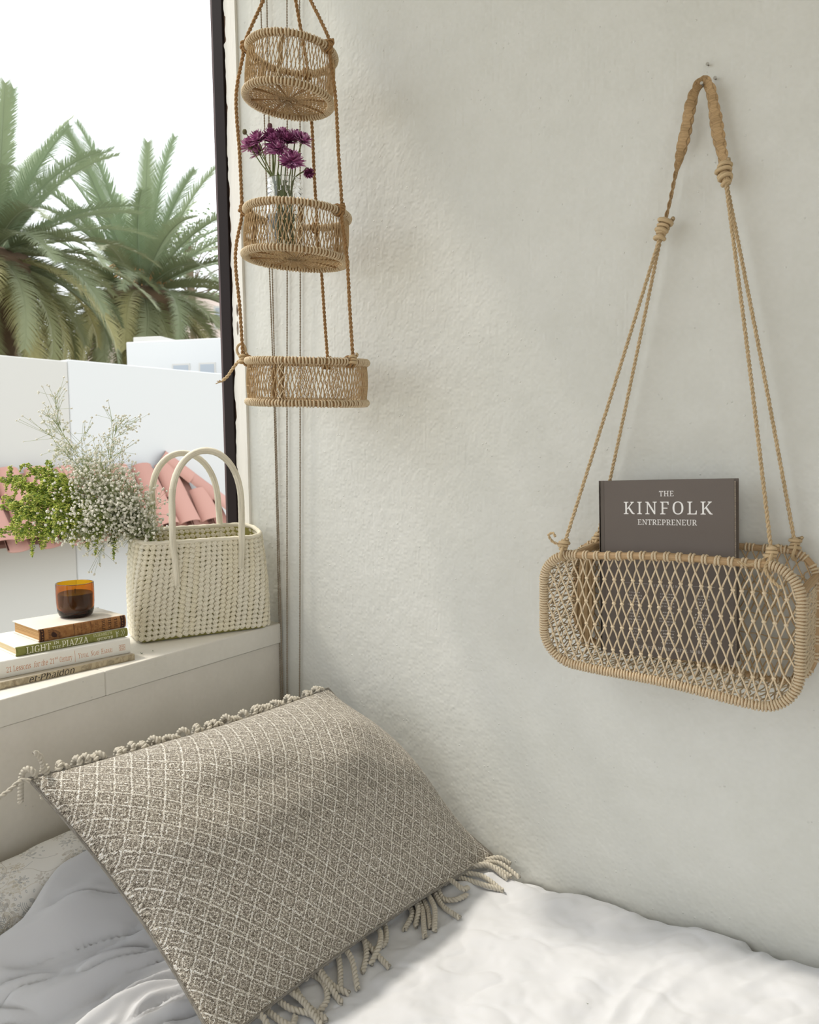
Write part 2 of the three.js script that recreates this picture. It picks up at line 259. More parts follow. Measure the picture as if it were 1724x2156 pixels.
// ---------------------------------------------------------------- the fringed cushion
{
  const DW = 0.0275, DH = 0.0345, N = 1024, K = 6;           // K diamonds across one texture
  const tone = (i, j) => {                                   // woven diamonds inside diamonds; staggered rows
    const wob = 0.045 * noise(i / 9, j / 9), x = i / N * K + wob, y = j / N * K + 0.045 * noise(i / 9 + 50, j / 9);
    const fx = Math.abs(((x % 1) + 1) % 1 - 0.5) * 2, fy = Math.abs(((y % 1) + 1) % 1 - 0.5) * 2;   // 0 at the centre of a cell, 1 at its edge
    const d = fx + fy, e = d > 1 ? 2 - d : d;                // distance from the nearest centre, staggered, 0 .. 1
    const line = Math.max(Math.exp(-Math.pow((e - 0.97) / 0.062, 2)), 0.9 * Math.exp(-Math.pow((e - (d > 1 ? 0.56 : 0.44)) / 0.06, 2)), 0.6 * Math.exp(-Math.pow(e / 0.1, 2)));
    const speck = 0.9 * (hash(i >> 1, j >> 1) - 0.5) + 0.9 * noise(i / 4, j / 3, 0);
    return clamp(line * 0.5 + 0.33 + speck * 0.55, 0, 1);
  };
  const T = new Float32Array(N * N); for (let j = 0; j < N; j++) for (let i = 0; i < N; i++) T[j * N + i] = tone(i, j);
  const map = dataTex(N, (i, j) => { const t = T[j * N + i]; return [68 + 226 * t, 59 + 226 * t, 48 + 218 * t]; }, true);
  const bump = dataTex(N, (i, j) => 60 + 150 * T[j * N + i]);
  const cover = new THREE.MeshPhysicalMaterial({ color: '#ffffff', roughness: 0.95, map, bumpMap: bump, bumpScale: 0.0014, sheen: 1, sheenColor: lin(0.95, 0.9, 0.82), sheenRoughness: 0.45 });
  const BL = V(0.474, 0.572, 0.655), BR = V(0.548, 0.57, 0.012), TL = V(0.160, 0.889, 0.711), TR = V(0.226, 0.876, 0.11);
  const at = (u, v) => lerpV(lerpV(BL, BR, u), lerpV(TL, TR, u), v);
  const nrm = lerpV(BR, BL, 0.0).sub(BL).cross(TL.clone().sub(BL)).normalize(); if (nrm.y < 0) nrm.negate();
  const prof = (t) => Math.pow(Math.max(0, 1 - Math.pow(Math.abs(2 * t - 1), 3)), 0.5);
  const edge = (u, v) => {                                    // seam drawn in between the corners
    const c = at(0.5, 0.5), p = at(u, v), k = 0.05 * (Math.pow(Math.abs(2 * u - 1), 6) * 4 * v * (1 - v) + Math.pow(Math.abs(2 * v - 1), 6) * 4 * u * (1 - u));
    return p.lerp(c, k);
  };
  const face = (s, T0) => (u, v) => {
    const p = edge(u, v), b = prof(u) * Math.pow(Math.sin(Math.PI * Math.pow(clamp(v, 0, 1), 1.35)), 0.78);
    const soft = 1 + 0.10 * noise(u * 3 + 7, v * 3) + 0.05 * noise(u * 9, v * 7 + 3) - 0.12 * Math.exp(-Math.pow((u - 0.1 - 0.35 * (1 - v)) / 0.07, 2)) * sm(0.45, 0.9, v) - 0.06 * Math.exp(-Math.pow((v - 0.72 + 0.25 * u) / 0.08, 2)) * (1 - sm(0.3, 0.75, u));
    p.addScaledVector(nrm, s * T0 * b * soft);
    p.uv = [u * 0.64 / DW / K, v * 0.49 / DH / K]; return p;
  };
  const t = thing('throw_cushion', 'large brown and cream diamond weave cushion with rope fringe, leaning on the bed', 'cushion');
  const front = surface(140, 110, face(1, 0.128)), back = surface(60, 46, face(-1, 0.045));
  part(t, 'front_panel', front, cover); part(t, 'back_panel', back, cover);
  const seam = []; for (let i = 0; i <= 60; i++) seam.push(edge(i / 60, 0)); for (let i = 1; i <= 50; i++) seam.push(edge(1, i / 50)); for (let i = 1; i <= 60; i++) seam.push(edge(1 - i / 60, 1)); for (let i = 1; i < 50; i++) seam.push(edge(0, 1 - i / 50));
  part(t, 'seam', tube(seam, 0.0028, 5, true), cover);
  // fringe lying on the sheet: [x, z] of each twisted tassel from the seam to its tip
  const F = [[[.544, .032], [.563, -.006]], [[.545, .035], [.567, .021], [.584, .006]], [[.535, .054], [.567, .029], [.615, .036]], [[.528, .071], [.56, .046], [.604, .047]], [[.525, .089], [.557, .056], [.601, .057]], [[.52, .101], [.561, .086], [.609, .091]], [[.516, .115], [.564, .108], [.606, .089]], [[.507, .133], [.532, .143], [.559, .149], [.559, .13]], [[.509, .151], [.536, .178], [.556, .171], [.567, .148]], [[.5, .157], [.543, .195], [.588, .212]], [[.494, .172], [.541, .217], [.572, .267]], [[.491, .182], [.532, .223], [.559, .259]], [[.481, .199], [.515, .22], [.567, .289]], [[.477, .205], [.517, .232], [.535, .268]], [[.464, .27], [.475, .227], [.512, .243], [.525, .287]], [[.461, .293], [.489, .297], [.52, .335], [.518, .359]], [[.46, .314], [.503, .327], [.526, .36], [.532, .391]], [[.459, .34], [.512, .364], [.559, .38]], [[.459, .366], [.487, .356], [.515, .379], [.533, .413]], [[.463, .388], [.509, .411], [.548, .446]], [[.459, .402], [.49, .418], [.532, .466]], [[.458, .423], [.484, .455], [.519, .466], [.543, .461]], [[.463, .445], [.493, .465], [.547, .483]], [[.464, .467], [.501, .47], [.528, .493], [.531, .515]], [[.464, .488], [.486, .51], [.517, .52], [.551, .523]], [[.468, .517], [.505, .523], [.554, .537]], [[.465, .538], [.499, .541], [.524, .529], [.553, .525]], [[.467, .561], [.496, .565], [.52, .561], [.511, .542]], [[.467, .58], [.485, .581], [.507, .589]], [[.47, .61], [.5, .612], [.54, .628]], [[.472, .635], [.5, .64], [.538, .65]]];
  const lay = (x, z) => 0.5535 + 0.0035 + hump(x, z) + wr(x, z) + 0.0036;
  F.forEach((c, i) => {
    const pts = c.map(([x, z], k) => { const zz = Math.max(z, 0.012); return V(x, lay(x, zz) + (k === 0 ? 0.010 : k < c.length - 1 ? (i % 3 === 1 ? 0.009 : 0.003) : 0.0), zz); });
    let s = pts[0]; let best = 1e9; for (let q = 0; q <= 100; q++) { const e = edge(q / 100, 0); const d = Math.abs(e.z - s.z); if (d < best) { best = d; pts[0] = e.clone(); } }
    pts.splice(1, 0, s.clone().setY(lay(s.x, Math.max(s.z, 0.012)) + 0.007));
    if (pts[0].distanceTo(pts[1]) < 0.004) pts.splice(1, 1);
    part(t, 'tassel', rope(pts, 0.0045, 0.013, 2, 6), M.yarn);
  });
  for (let i = 0; i < 40; i++) {                               // fringe along the far edge: stubs that curl up and over behind
    const u = 0.012 + i / 40 * 0.985 + rr(-0.006, 0.006), e = edge(u, 1), up = rr(0.004, 0.012) * (i > 33 ? 0.6 : 1), sx = rr(-0.01, 0.01), L = rr(0.03, 0.06);
    const pts = [e.clone(), e.clone().add(V(0.001, up * 0.8, sx * 0.5)), e.clone().add(V(-0.006, up * 1.15, sx)), e.clone().add(V(-0.016, up * 0.4, sx * 1.4)), e.clone().add(V(-0.022, up - L, sx * 1.6))].map((p) => { p.x = Math.max(p.x, 0.012); p.z = Math.max(p.z, 0.008); return p; });
    part(t, 'tassel', rope(pts, 0.0042, 0.011, 2, 6), M.yarn);
  }
  const c1 = edge(0.035, 1), c0 = edge(0, 0.99);
  part(t, 'tassel', rope([c1, c1.clone().add(V(0, 0.014, 0.002)), c1.clone().add(V(0.0, 0.03, 0.007)), c1.clone().add(V(-0.002, 0.038, 0.013))], 0.004, 0.011, 2, 6), M.yarn, 'single cream tassel sticking straight up at the left corner');
  part(t, 'tassel', rope([c0, c0.clone().add(V(-0.004, 0.004, 0.012)), c0.clone().add(V(-0.002, -0.002, 0.03)), c0.clone().add(V(0.004, -0.01, 0.062))], 0.0034, 0.02, 2, 6), M.yarn, 'single cream tassel stretching out sideways from the left corner');
}

// ---------------------------------------------------------------- books on the sill
function book(name, label, right, left, th, L, depth, coverMat, pageMat, spineTex, opt = {}) {
  // local x runs along the spine from its left end (0) to its right end (L); local z faces the room
  const R = V(...right), Lf = V(...left), d = R.clone().sub(Lf).setY(0).normalize(), start = R.clone().addScaledVector(d, -L);
  const b = thing(name, label, 'book', [start.x, start.y, start.z], Math.atan2(-d.z, d.x), opt.group);
  const c = opt.board ?? 0.0024, ov = opt.over ?? 0.003;
  part(b, 'front_cover', [box(0, th - c, -depth, L, th, -0.004, c * 0.45)], opt.top || coverMat); part(b, 'back_cover', [box(0, 0, -depth, L, c, -0.004, c * 0.45)], opt.top || coverMat);
  const pg = box(ov, c, -depth + ov, L - ov, th - c, -0.005); part(b, 'page_block', pg, pageMat);
  const bow = opt.bow ?? 0.004, n = 14, prof = []; for (let i = 0; i <= n; i++) { const a = (i / n - 0.5) * Math.PI; prof.push([-0.005 + bow * Math.cos(a) + 0.003, th / 2 + th / 2 * Math.sin(a)]); }
  const sp = surface(24, n, (u, v) => { const [z, y] = prof[Math.round(v * n)]; const q = V(L * u, y, z); q.uv = [u, v]; return q; });
  const inner = surface(24, n, (u, v) => { const [z, y] = prof[Math.round((1 - v) * n)]; const q = V(L * u, clamp(y, 0.001, th - 0.001), z - 0.0016); q.uv = [0.001, 0.001]; return q; });
  part(b, 'spine', [sp, inner], std('#ffffff', opt.rough ?? 0.55, { map: spineTex, side: THREE.DoubleSide }));
  return b;
}
const pages = (a, b) => std('#ffffff', 0.9, { map: rep(dataTex(64, (i, j) => { const k = hash(3, j) * 0.7 + 0.3 * hash(i >> 3, j); return [a[0] + (b[0] - a[0]) * k, a[1] + (b[1] - a[1]) * k, a[2] + (b[2] - a[2]) * k]; }, true), 2, 40) });
function spineCanvas(L, th, bg, draw) { const W = 2048, H = Math.round(W * th * 1.25 / L); return canvasTex(W, H, (g) => { g.fillStyle = bg; g.fillRect(0, 0, W, H); draw(g, W, H, (m) => W - m / L * W); }); }   // X(m): m metres from the right end
function grime(g, W, H, n, cols, s0, s1) { for (let k = 0; k < n; k++) { g.fillStyle = cols[k % cols.length]; g.beginPath(); g.ellipse(rnd() * W, rnd() * H, rr(s0, s1), rr(s0, s1) * 0.5, rnd() * 3, 0, 7); g.fill(); } }
{
  book('hardback_book', 'thin grey-beige book with black handwritten spine lettering, lowest of the stack on the sill', [-0.012, 0.966, 0.389], [-0.0467, 0.966, 0.6312], 0.0118, 0.30, 0.185,
    std(lin(0.5, 0.44, 0.34), 0.8), pages([225, 214, 190], [200, 186, 158]),
    spineCanvas(0.30, 0.0118, '#b3a487', (g, W, H, X) => {
      grime(g, W, H, 160, ['rgba(190,176,148,0.28)', 'rgba(120,104,78,0.22)', 'rgba(90,80,64,0.15)'], 10, 60);
      g.fillStyle = '#1d1714'; g.strokeStyle = '#1d1714'; g.textBaseline = 'middle'; g.font = 'italic ' + Math.round(H * 0.92) + 'px sans-serif';
      const s = 'et·Phaidon', w = g.measureText(s).width, x0 = X(0.198), x1 = X(0.117); g.save(); g.translate(x0, H * 0.47); g.scale((x1 - x0) / w, 1); g.fillText(s, 0, 0); g.restore();
    }), { bow: 0.002 });
  book('hardback_book', 'thick white book with orange spine lettering, second from bottom of the stack', [-0.0243, 0.9779, 0.389], [-0.0688, 0.9779, 0.6179], 0.0289, 0.245, 0.17,
    std(lin(0.82, 0.80, 0.74), 0.5), pages([238, 234, 222], [220, 214, 200]),
    spineCanvas(0.245, 0.0289, '#eeebe2', (g, W, H, X) => {
      g.fillStyle = '#c07a4c'; g.textBaseline = 'middle'; const fit = (s, font, a, b, y) => { g.font = font; const x0 = X(a), x1 = X(b), w = g.measureText(s).width; g.save(); g.translate(x0, y); g.scale((x1 - x0) / w, 1); g.fillText(s, 0, 0); g.restore(); };
      const f = Math.round(H * 0.3); fit('21 Lessons ', f + 'px serif', 0.2227, 0.180, H * 0.52); fit('for the ', 'italic ' + f + 'px serif', 0.178, 0.152, H * 0.52); fit('21', f + 'px serif', 0.150, 0.142, H * 0.52); fit('st', Math.round(f * 0.5) + 'px serif', 0.1415, 0.1355, H * 0.42); fit('Century', f + 'px serif', 0.133, 0.1105, H * 0.52);
      g.fillRect(X(0.1056), H * 0.25, 5, H * 0.52); fit('Y', f + 'px serif', 0.0994, 0.095, H * 0.52); fit('UVAL', Math.round(f * 0.75) + 'px serif', 0.0945, 0.080, H * 0.545); fit('N', f + 'px serif', 0.0765, 0.072, H * 0.52); fit('OAH', Math.round(f * 0.75) + 'px serif', 0.0715, 0.0605, H * 0.545); fit('H', f + 'px serif', 0.057, 0.0525, H * 0.52); fit('ARARI', Math.round(f * 0.75) + 'px serif', 0.052, 0.0355, H * 0.545);
      g.lineWidth = 4; g.strokeStyle = '#c07a4c'; for (let k = 0; k < 4; k++) { const x = X(0.0221) + k * 26; g.strokeRect(x, H * 0.4, 18, H * 0.1); g.strokeRect(x, H * 0.54, 18, H * 0.1); }
    }), { bow: 0.003 });
  book('hardback_book', 'olive green book with white spine capitals and pale cover, third from bottom of the stack', [-0.04, 1.0069, 0.3821], [-0.0781, 1.0069, 0.5819], 0.0161, 0.2035, 0.14,
    std(lin(0.36, 0.36, 0.13), 0.6), pages([226, 208, 170], [200, 176, 134]),
    spineCanvas(0.2035, 0.0161, '#84853f', (g, W, H, X) => {
      grime(g, W, H, 60, ['rgba(160,160,90,0.2)', 'rgba(70,74,24,0.2)'], 20, 90);
      g.fillStyle = '#f3f0df'; g.textBaseline = 'middle'; const fit = (s, font, a, b, y) => { g.font = font; const x0 = X(a), x1 = X(b), w = g.measureText(s).width; g.save(); g.translate(x0, y); g.scale((x1 - x0) / w, 1); g.fillText(s, 0, 0); g.restore(); };
      fit('LIGHT', Math.round(H * 0.72) + 'px serif', 0.187, 0.144, H * 0.52); fit('IN', Math.round(H * 0.34) + 'px serif', 0.1395, 0.1295, H * 0.3); fit('THE', Math.round(H * 0.38) + 'px serif', 0.1425, 0.1265, H * 0.68); fit('PIAZZA', Math.round(H * 0.72) + 'px serif', 0.1255, 0.0762, H * 0.52);
      g.globalAlpha = 0.75; fit('ELIZABETH', Math.round(H * 0.34) + 'px serif', 0.0668, 0.031, H * 0.3); g.globalAlpha = 1; fit('SPENCER', Math.round(H * 0.36) + 'px serif', 0.0605, 0.029, H * 0.68);
      g.strokeStyle = '#d5d8c8'; g.lineWidth = 7; for (let k = 0; k < 5; k++) { g.beginPath(); g.arc(X(0.0205), H * (0.25 + 0.13 * k), 26 - 3 * k, 0.4 * k, 3.4 + 0.5 * k); g.stroke(); }
      for (const m of [0.0125, 0.0085]) { g.beginPath(); g.moveTo(X(m), H * 0.22); g.lineTo(X(m) + 22, H * 0.45); g.lineTo(X(m) - 8, H * 0.75); g.stroke(); }
    }), { bow: 0.0035, top: std(lin(0.74, 0.75, 0.66), 0.6) });
  book('hardback_book', 'old brown cloth book with bleached cover, topmost of the stack, right under the candle', [-0.049, 1.0231, 0.3789], [-0.0764, 1.0231, 0.5392], 0.0231, 0.163, 0.118,
    std(lin(0.33, 0.19, 0.085), 0.85), pages([205, 166, 112], [150, 108, 62]),
    spineCanvas(0.163, 0.0231, '#97683a', (g, W, H, X) => {
      grime(g, W, H, 240, ['rgba(170,124,72,0.25)', 'rgba(90,52,22,0.22)', 'rgba(196,150,96,0.2)'], 10, 70);
      g.fillStyle = '#341a0e'; g.strokeStyle = '#341a0e';
      g.fillRect(X(0.1615), H * 0.04, 90, H * 0.92); g.fillRect(X(0.011), H * 0.04, 110, H * 0.92);
      g.fillStyle = '#8a5c30'; for (const m of [0.1605, 0.0098]) for (let k = 0; k < 6; k++) { g.beginPath(); g.ellipse(X(m) + 36, H * (0.12 + 0.152 * k), 24, 11, 0.7 * (k % 2 ? 1 : -1), 0, 7); g.fill(); }
      g.fillStyle = '#341a0e'; for (const m of [0.1009, 0.0694]) g.fillRect(X(m), H * 0.05, 9, H * 0.9);
      g.lineWidth = 8; for (let k = 0; k < 9; k++) { g.beginPath(); g.moveTo(X(0.147), H * (0.28 + 0.05 * k)); g.quadraticCurveTo(X(0.138), H * (0.22 + 0.08 * k), X(0.126), H * (0.5 + 0.035 * k)); g.stroke(); }
      g.beginPath(); g.ellipse(X(0.137), H * 0.56, 70, 44, 0.5, 0, 7); g.fill();
      const turn = (s, m, size, bold) => { g.save(); g.translate(X(m), H * 0.5); g.rotate(Math.PI / 2); g.font = (bold ? 'bold ' : '') + size + 'px serif'; g.textAlign = 'center'; g.textBaseline = 'middle'; const w = g.measureText(s).width, k = Math.min(1, H * 0.86 / w); g.scale(k, 1); g.fillText(s, 0, 0); g.restore(); };
      turn('THE', 0.0205, 96, true); turn('FIRST', 0.0325, 104, true); turn('VIOLIN', 0.0445, 104, true);
      g.lineWidth = 6; for (const m of [0.056, 0.0595, 0.0785, 0.0865, 0.0935]) for (let k = 0; k < 9; k++) { g.beginPath(); g.moveTo(X(m) - 20, H * (0.14 + 0.085 * k)); g.lineTo(X(m) + 16, H * (0.17 + 0.085 * k)); g.stroke(); }
    }), { bow: 0.0045, rough: 0.8, top: std(lin(0.76, 0.71, 0.62), 0.8, { map: rep(plasterTone, 5) }) });
}
{ // candle
  const c = thing('candle', 'amber glass candle tumbler with dark wax standing on the topmost book', 'candle', [-0.1245, 1.0466, 0.4326]);
  const R = 0.0345, out = [[0.0005, 0], [0.024, 0], [0.0275, 0.0012], [0.0305, 0.005], [0.033, 0.013], [0.0342, 0.028], [R, 0.045], [R, 0.0635], [R - 0.0006, 0.0645], [R - 0.0017, 0.0646], [R - 0.0023, 0.0635], [R - 0.0025, 0.045], [0.0315, 0.02], [0.0285, 0.009], [0.022, 0.0062], [0.0005, 0.006]];
  part(c, 'glass', new THREE.LatheGeometry(out.map((p) => new THREE.Vector2(...p)), 72), new THREE.MeshPhysicalMaterial({ color: lin(1, 0.9, 0.7), roughness: 0.03, transmission: 1, thickness: 0.0025, ior: 1.5, attenuationColor: lin(0.80, 0.46, 0.025), attenuationDistance: 0.0026 }));
  part(c, 'wax', new THREE.LatheGeometry([[0.0005, 0.0066], [0.0218, 0.0069], [0.0278, 0.0098], [0.0308, 0.02], [0.0315, 0.0435], [0.0308, 0.0448], [0.02, 0.0438], [0.0005, 0.0436]].map((p) => new THREE.Vector2(...p)), 56), std(lin(0.013, 0.005, 0.003), 0.5));
  part(c, 'wick', tube(smooth([[0, 0.0435, 0], [0.0006, 0.048, 0], [0.002, 0.0515, 0.001]], 8), 0.0009, 6), std(lin(0.03, 0.02, 0.015), 0.9));
}
{ // bits fallen from the flowers
  const bits = [[-0.162, 1.0468, 0.392, 0.0052, 'dark green flower scrap lying right behind the candle'], [-0.152, 1.0468, 0.3655, 0.0022, 'tiny dark leaf crumb near the far corner of the topmost book'], [-0.035, 0.967, 0.355, 0.0032, 'curled dry leaf crumb on the sill between books and palm bag'], [-0.03, 0.967, 0.333, 0.003, 'dry leaf crumb on the sill by the front corner of the palm bag'], [0.730, 0.5615, 0.159, 0.0014, 'tiny dark lint speck on the white sheet, nearest the middle of the bed'], [0.8505, 0.562, 0.301, 0.0015, 'tiny dark lint speck on the white sheet nearest the bottom of the picture'], [1.003, 0.5615, 0.05, 0.0014, 'tiny dark lint speck on the white sheet close to the right wall']];
  for (const [x, y, z, s, label] of bits) {
    const g = thing('leaf_scrap', label, 'leaf', [x, y, z], rnd() * 3);
    part(g, 'blade', surface(6, 4, (u, v) => V((u - 0.5) * 2 * s, 0.0004 + s * 0.5 * Math.pow(2 * u - 1, 2) + s * 0.25 * Math.sin(v * 3), (v - 0.5) * s * (1 - Math.abs(2 * u - 1) * 0.7))), M.leafDark);
  }
}

// ---------------------------------------------------------------- palm leaf bag
const bagTurn = Math.atan2(0.2554, 0.1291);            // long side from the near left corner to the corner of the room
const BAG = { c: V(-0.089, 0.9662, 0.1575), hl: 0.141, hd: 0.052, h: 0.205 };
{
  const b = thing('palm_leaf_bag', 'cream woven palm leaf bag with two round handles holding the bouquet, on the window sill', 'bag', [BAG.c.x, BAG.c.y, BAG.c.z], bagTurn);
  const plan = (s, y, inset = 0) => { const q = plan0(s, y, inset); q[0].y *= 1 + 0.1 * clamp((BAG.hd - q[0].z) / (2 * BAG.hd), 0, 1); return q; };
  const plan0 = (s, y, inset = 0) => {                   // point on the rounded-rectangle outline, s in 0 .. 1, starting at the front left corner
    const k = y / BAG.h, hl = BAG.hl - 0.006 * k - inset + 0.004 * Math.sin(k * 3), hd = BAG.hd + 0.004 * Math.sin(k * 3.1) - inset, r = 0.012 + 0.026 * k;
    const a = 2 * (hl - r), d = 2 * (hd - r), q = Math.PI * r / 2, P = 2 * a + 2 * d + 4 * q; let t = ((s % 1) + 1) % 1 * P;
    const seg = [[a, (w) => [-hl + r + w, hd, 0, 1]], [q, (w) => { const g = w / r; return [hl - r + r * Math.sin(g), hd - r + r * Math.cos(g), Math.sin(g), Math.cos(g)]; }], [d, (w) => [hl, hd - r - w, 1, 0]], [q, (w) => { const g = w / r; return [hl - r + r * Math.cos(g), -hd + r - r * Math.sin(g), Math.cos(g), -Math.sin(g)]; }], [a, (w) => [hl - r - w, -hd, 0, -1]], [q, (w) => { const g = w / r; return [-hl + r - r * Math.sin(g), -hd + r - r * Math.cos(g), -Math.sin(g), -Math.cos(g)]; }], [d, (w) => [-hl, -hd + r + w, -1, 0]], [q, (w) => { const g = w / r; return [-hl + r - r * Math.cos(g), hd - r + r * Math.sin(g), -Math.cos(g), Math.sin(g)]; }]];
    for (const [l, f] of seg) { if (t <= l) { const [x, z, nx, nz] = f(t); return [V(x, y, z), V(nx, 0, nz)]; } t -= l; }
    const [x, z, nx, nz] = seg[0][1](0); return [V(x, y, z), V(nx, 0, nz)];
  };
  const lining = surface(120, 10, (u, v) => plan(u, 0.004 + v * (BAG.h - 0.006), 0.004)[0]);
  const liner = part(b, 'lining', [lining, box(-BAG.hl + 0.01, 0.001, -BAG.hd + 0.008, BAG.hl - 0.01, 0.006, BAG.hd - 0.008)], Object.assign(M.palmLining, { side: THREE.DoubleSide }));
  const cols = 60, stitch = (() => { const g = new THREE.SphereGeometry(1, 12, 8), p = g.attributes.position, f = (x, e) => Math.sign(x) * Math.pow(Math.abs(x), e); for (let i = 0; i < p.count; i++) p.setXYZ(i, f(p.getX(i), 0.62), f(p.getY(i), 0.7), f(p.getZ(i), 0.8)); g.computeVertexNormals(); return g; })(), sideMat = [M.palmStrip, M.palmStripB];
  for (let c = 0; c < cols; c++) {
    const rows = 19 + (c % 2), list = [];
    for (let r = 0; r < rows; r++) {
      const y = 0.006 + (r + 0.5 + 0.12 * noise(c * 3.1, r * 0.4)) / rows * (BAG.h - 0.011), lean = (r === 0 ? 0.0001 : 0.0), s = (c + 0.5) / cols + lean + 0.0005 * noise(c, r * 0.7), [p, n] = plan(s, y, 0.001), t = V(-n.z, 0, n.x).negate();
      const tilt = (0.58 + 0.12 * noise(c * 1.3, r)) * (c > 4 && c < 8 ? -1 : 1), X = t.clone().multiplyScalar(Math.cos(tilt)).add(V(0, Math.sin(tilt), 0)), Y = n.clone().cross(X).normalize();
      const m = new THREE.Matrix4().makeBasis(X.multiplyScalar(0.0074), Y.multiplyScalar(0.0055 * rr(0.92, 1.06)), n.clone().multiplyScalar(0.0046 * rr(0.85, 1.1))).setPosition(p);
      list.push(stitch.clone().applyMatrix4(m));
    }
    part(b, 'braid', list, sideMat[(hash(c, 5) > 0.6) | 0]);
  }
  const rim = []; for (let i = 0; i < 90; i++) rim.push(plan(i / 90, BAG.h - 0.002, 0.002)[0]);
  part(b, 'rim', tube(rim, (t, a) => 0.0052 * (1 + 0.12 * Math.sin(t * 2 * Math.PI * 62 + a)), 9, true), M.palmStrip);
  for (const [x0, x1, z, top, lean] of [[-0.0665, 0.0795, BAG.hd + 0.006, 0.392, 0.0], [-0.079, 0.066, -BAG.hd - 0.003, 0.387, -0.028]]) {
    const m = (x0 + x1) / 2, w = (x1 - x0) / 2, pts = [[x0 + 0.006, 0.115, z - 0.003], [x0 + 0.004, 0.16, z], [x0, 0.205, z]];
    for (let k = 0; k <= 12; k++) { const a = Math.PI * (1 - k / 12), y = 0.265 + (top - 0.265) * Math.pow(Math.sin(a), 0.85); pts.push([m + (w + 0.004 * Math.sin(a)) * Math.cos(a), Math.max(y, 0.24), z + lean * (y - 0.2) / 0.19 + 0.004]); }
    pts.push([x1, 0.205, z], [x1 - 0.002, 0.165, z], [x1 - 0.003, 0.14, z - 0.003]);
    part(b, 'handle', tube(smooth(pts, 150), (t, a) => 0.0068 * (1 + 0.06 * ((t * 46 + a / (2 * Math.PI)) % 1)), 12), M.palmStrip);
  }
}
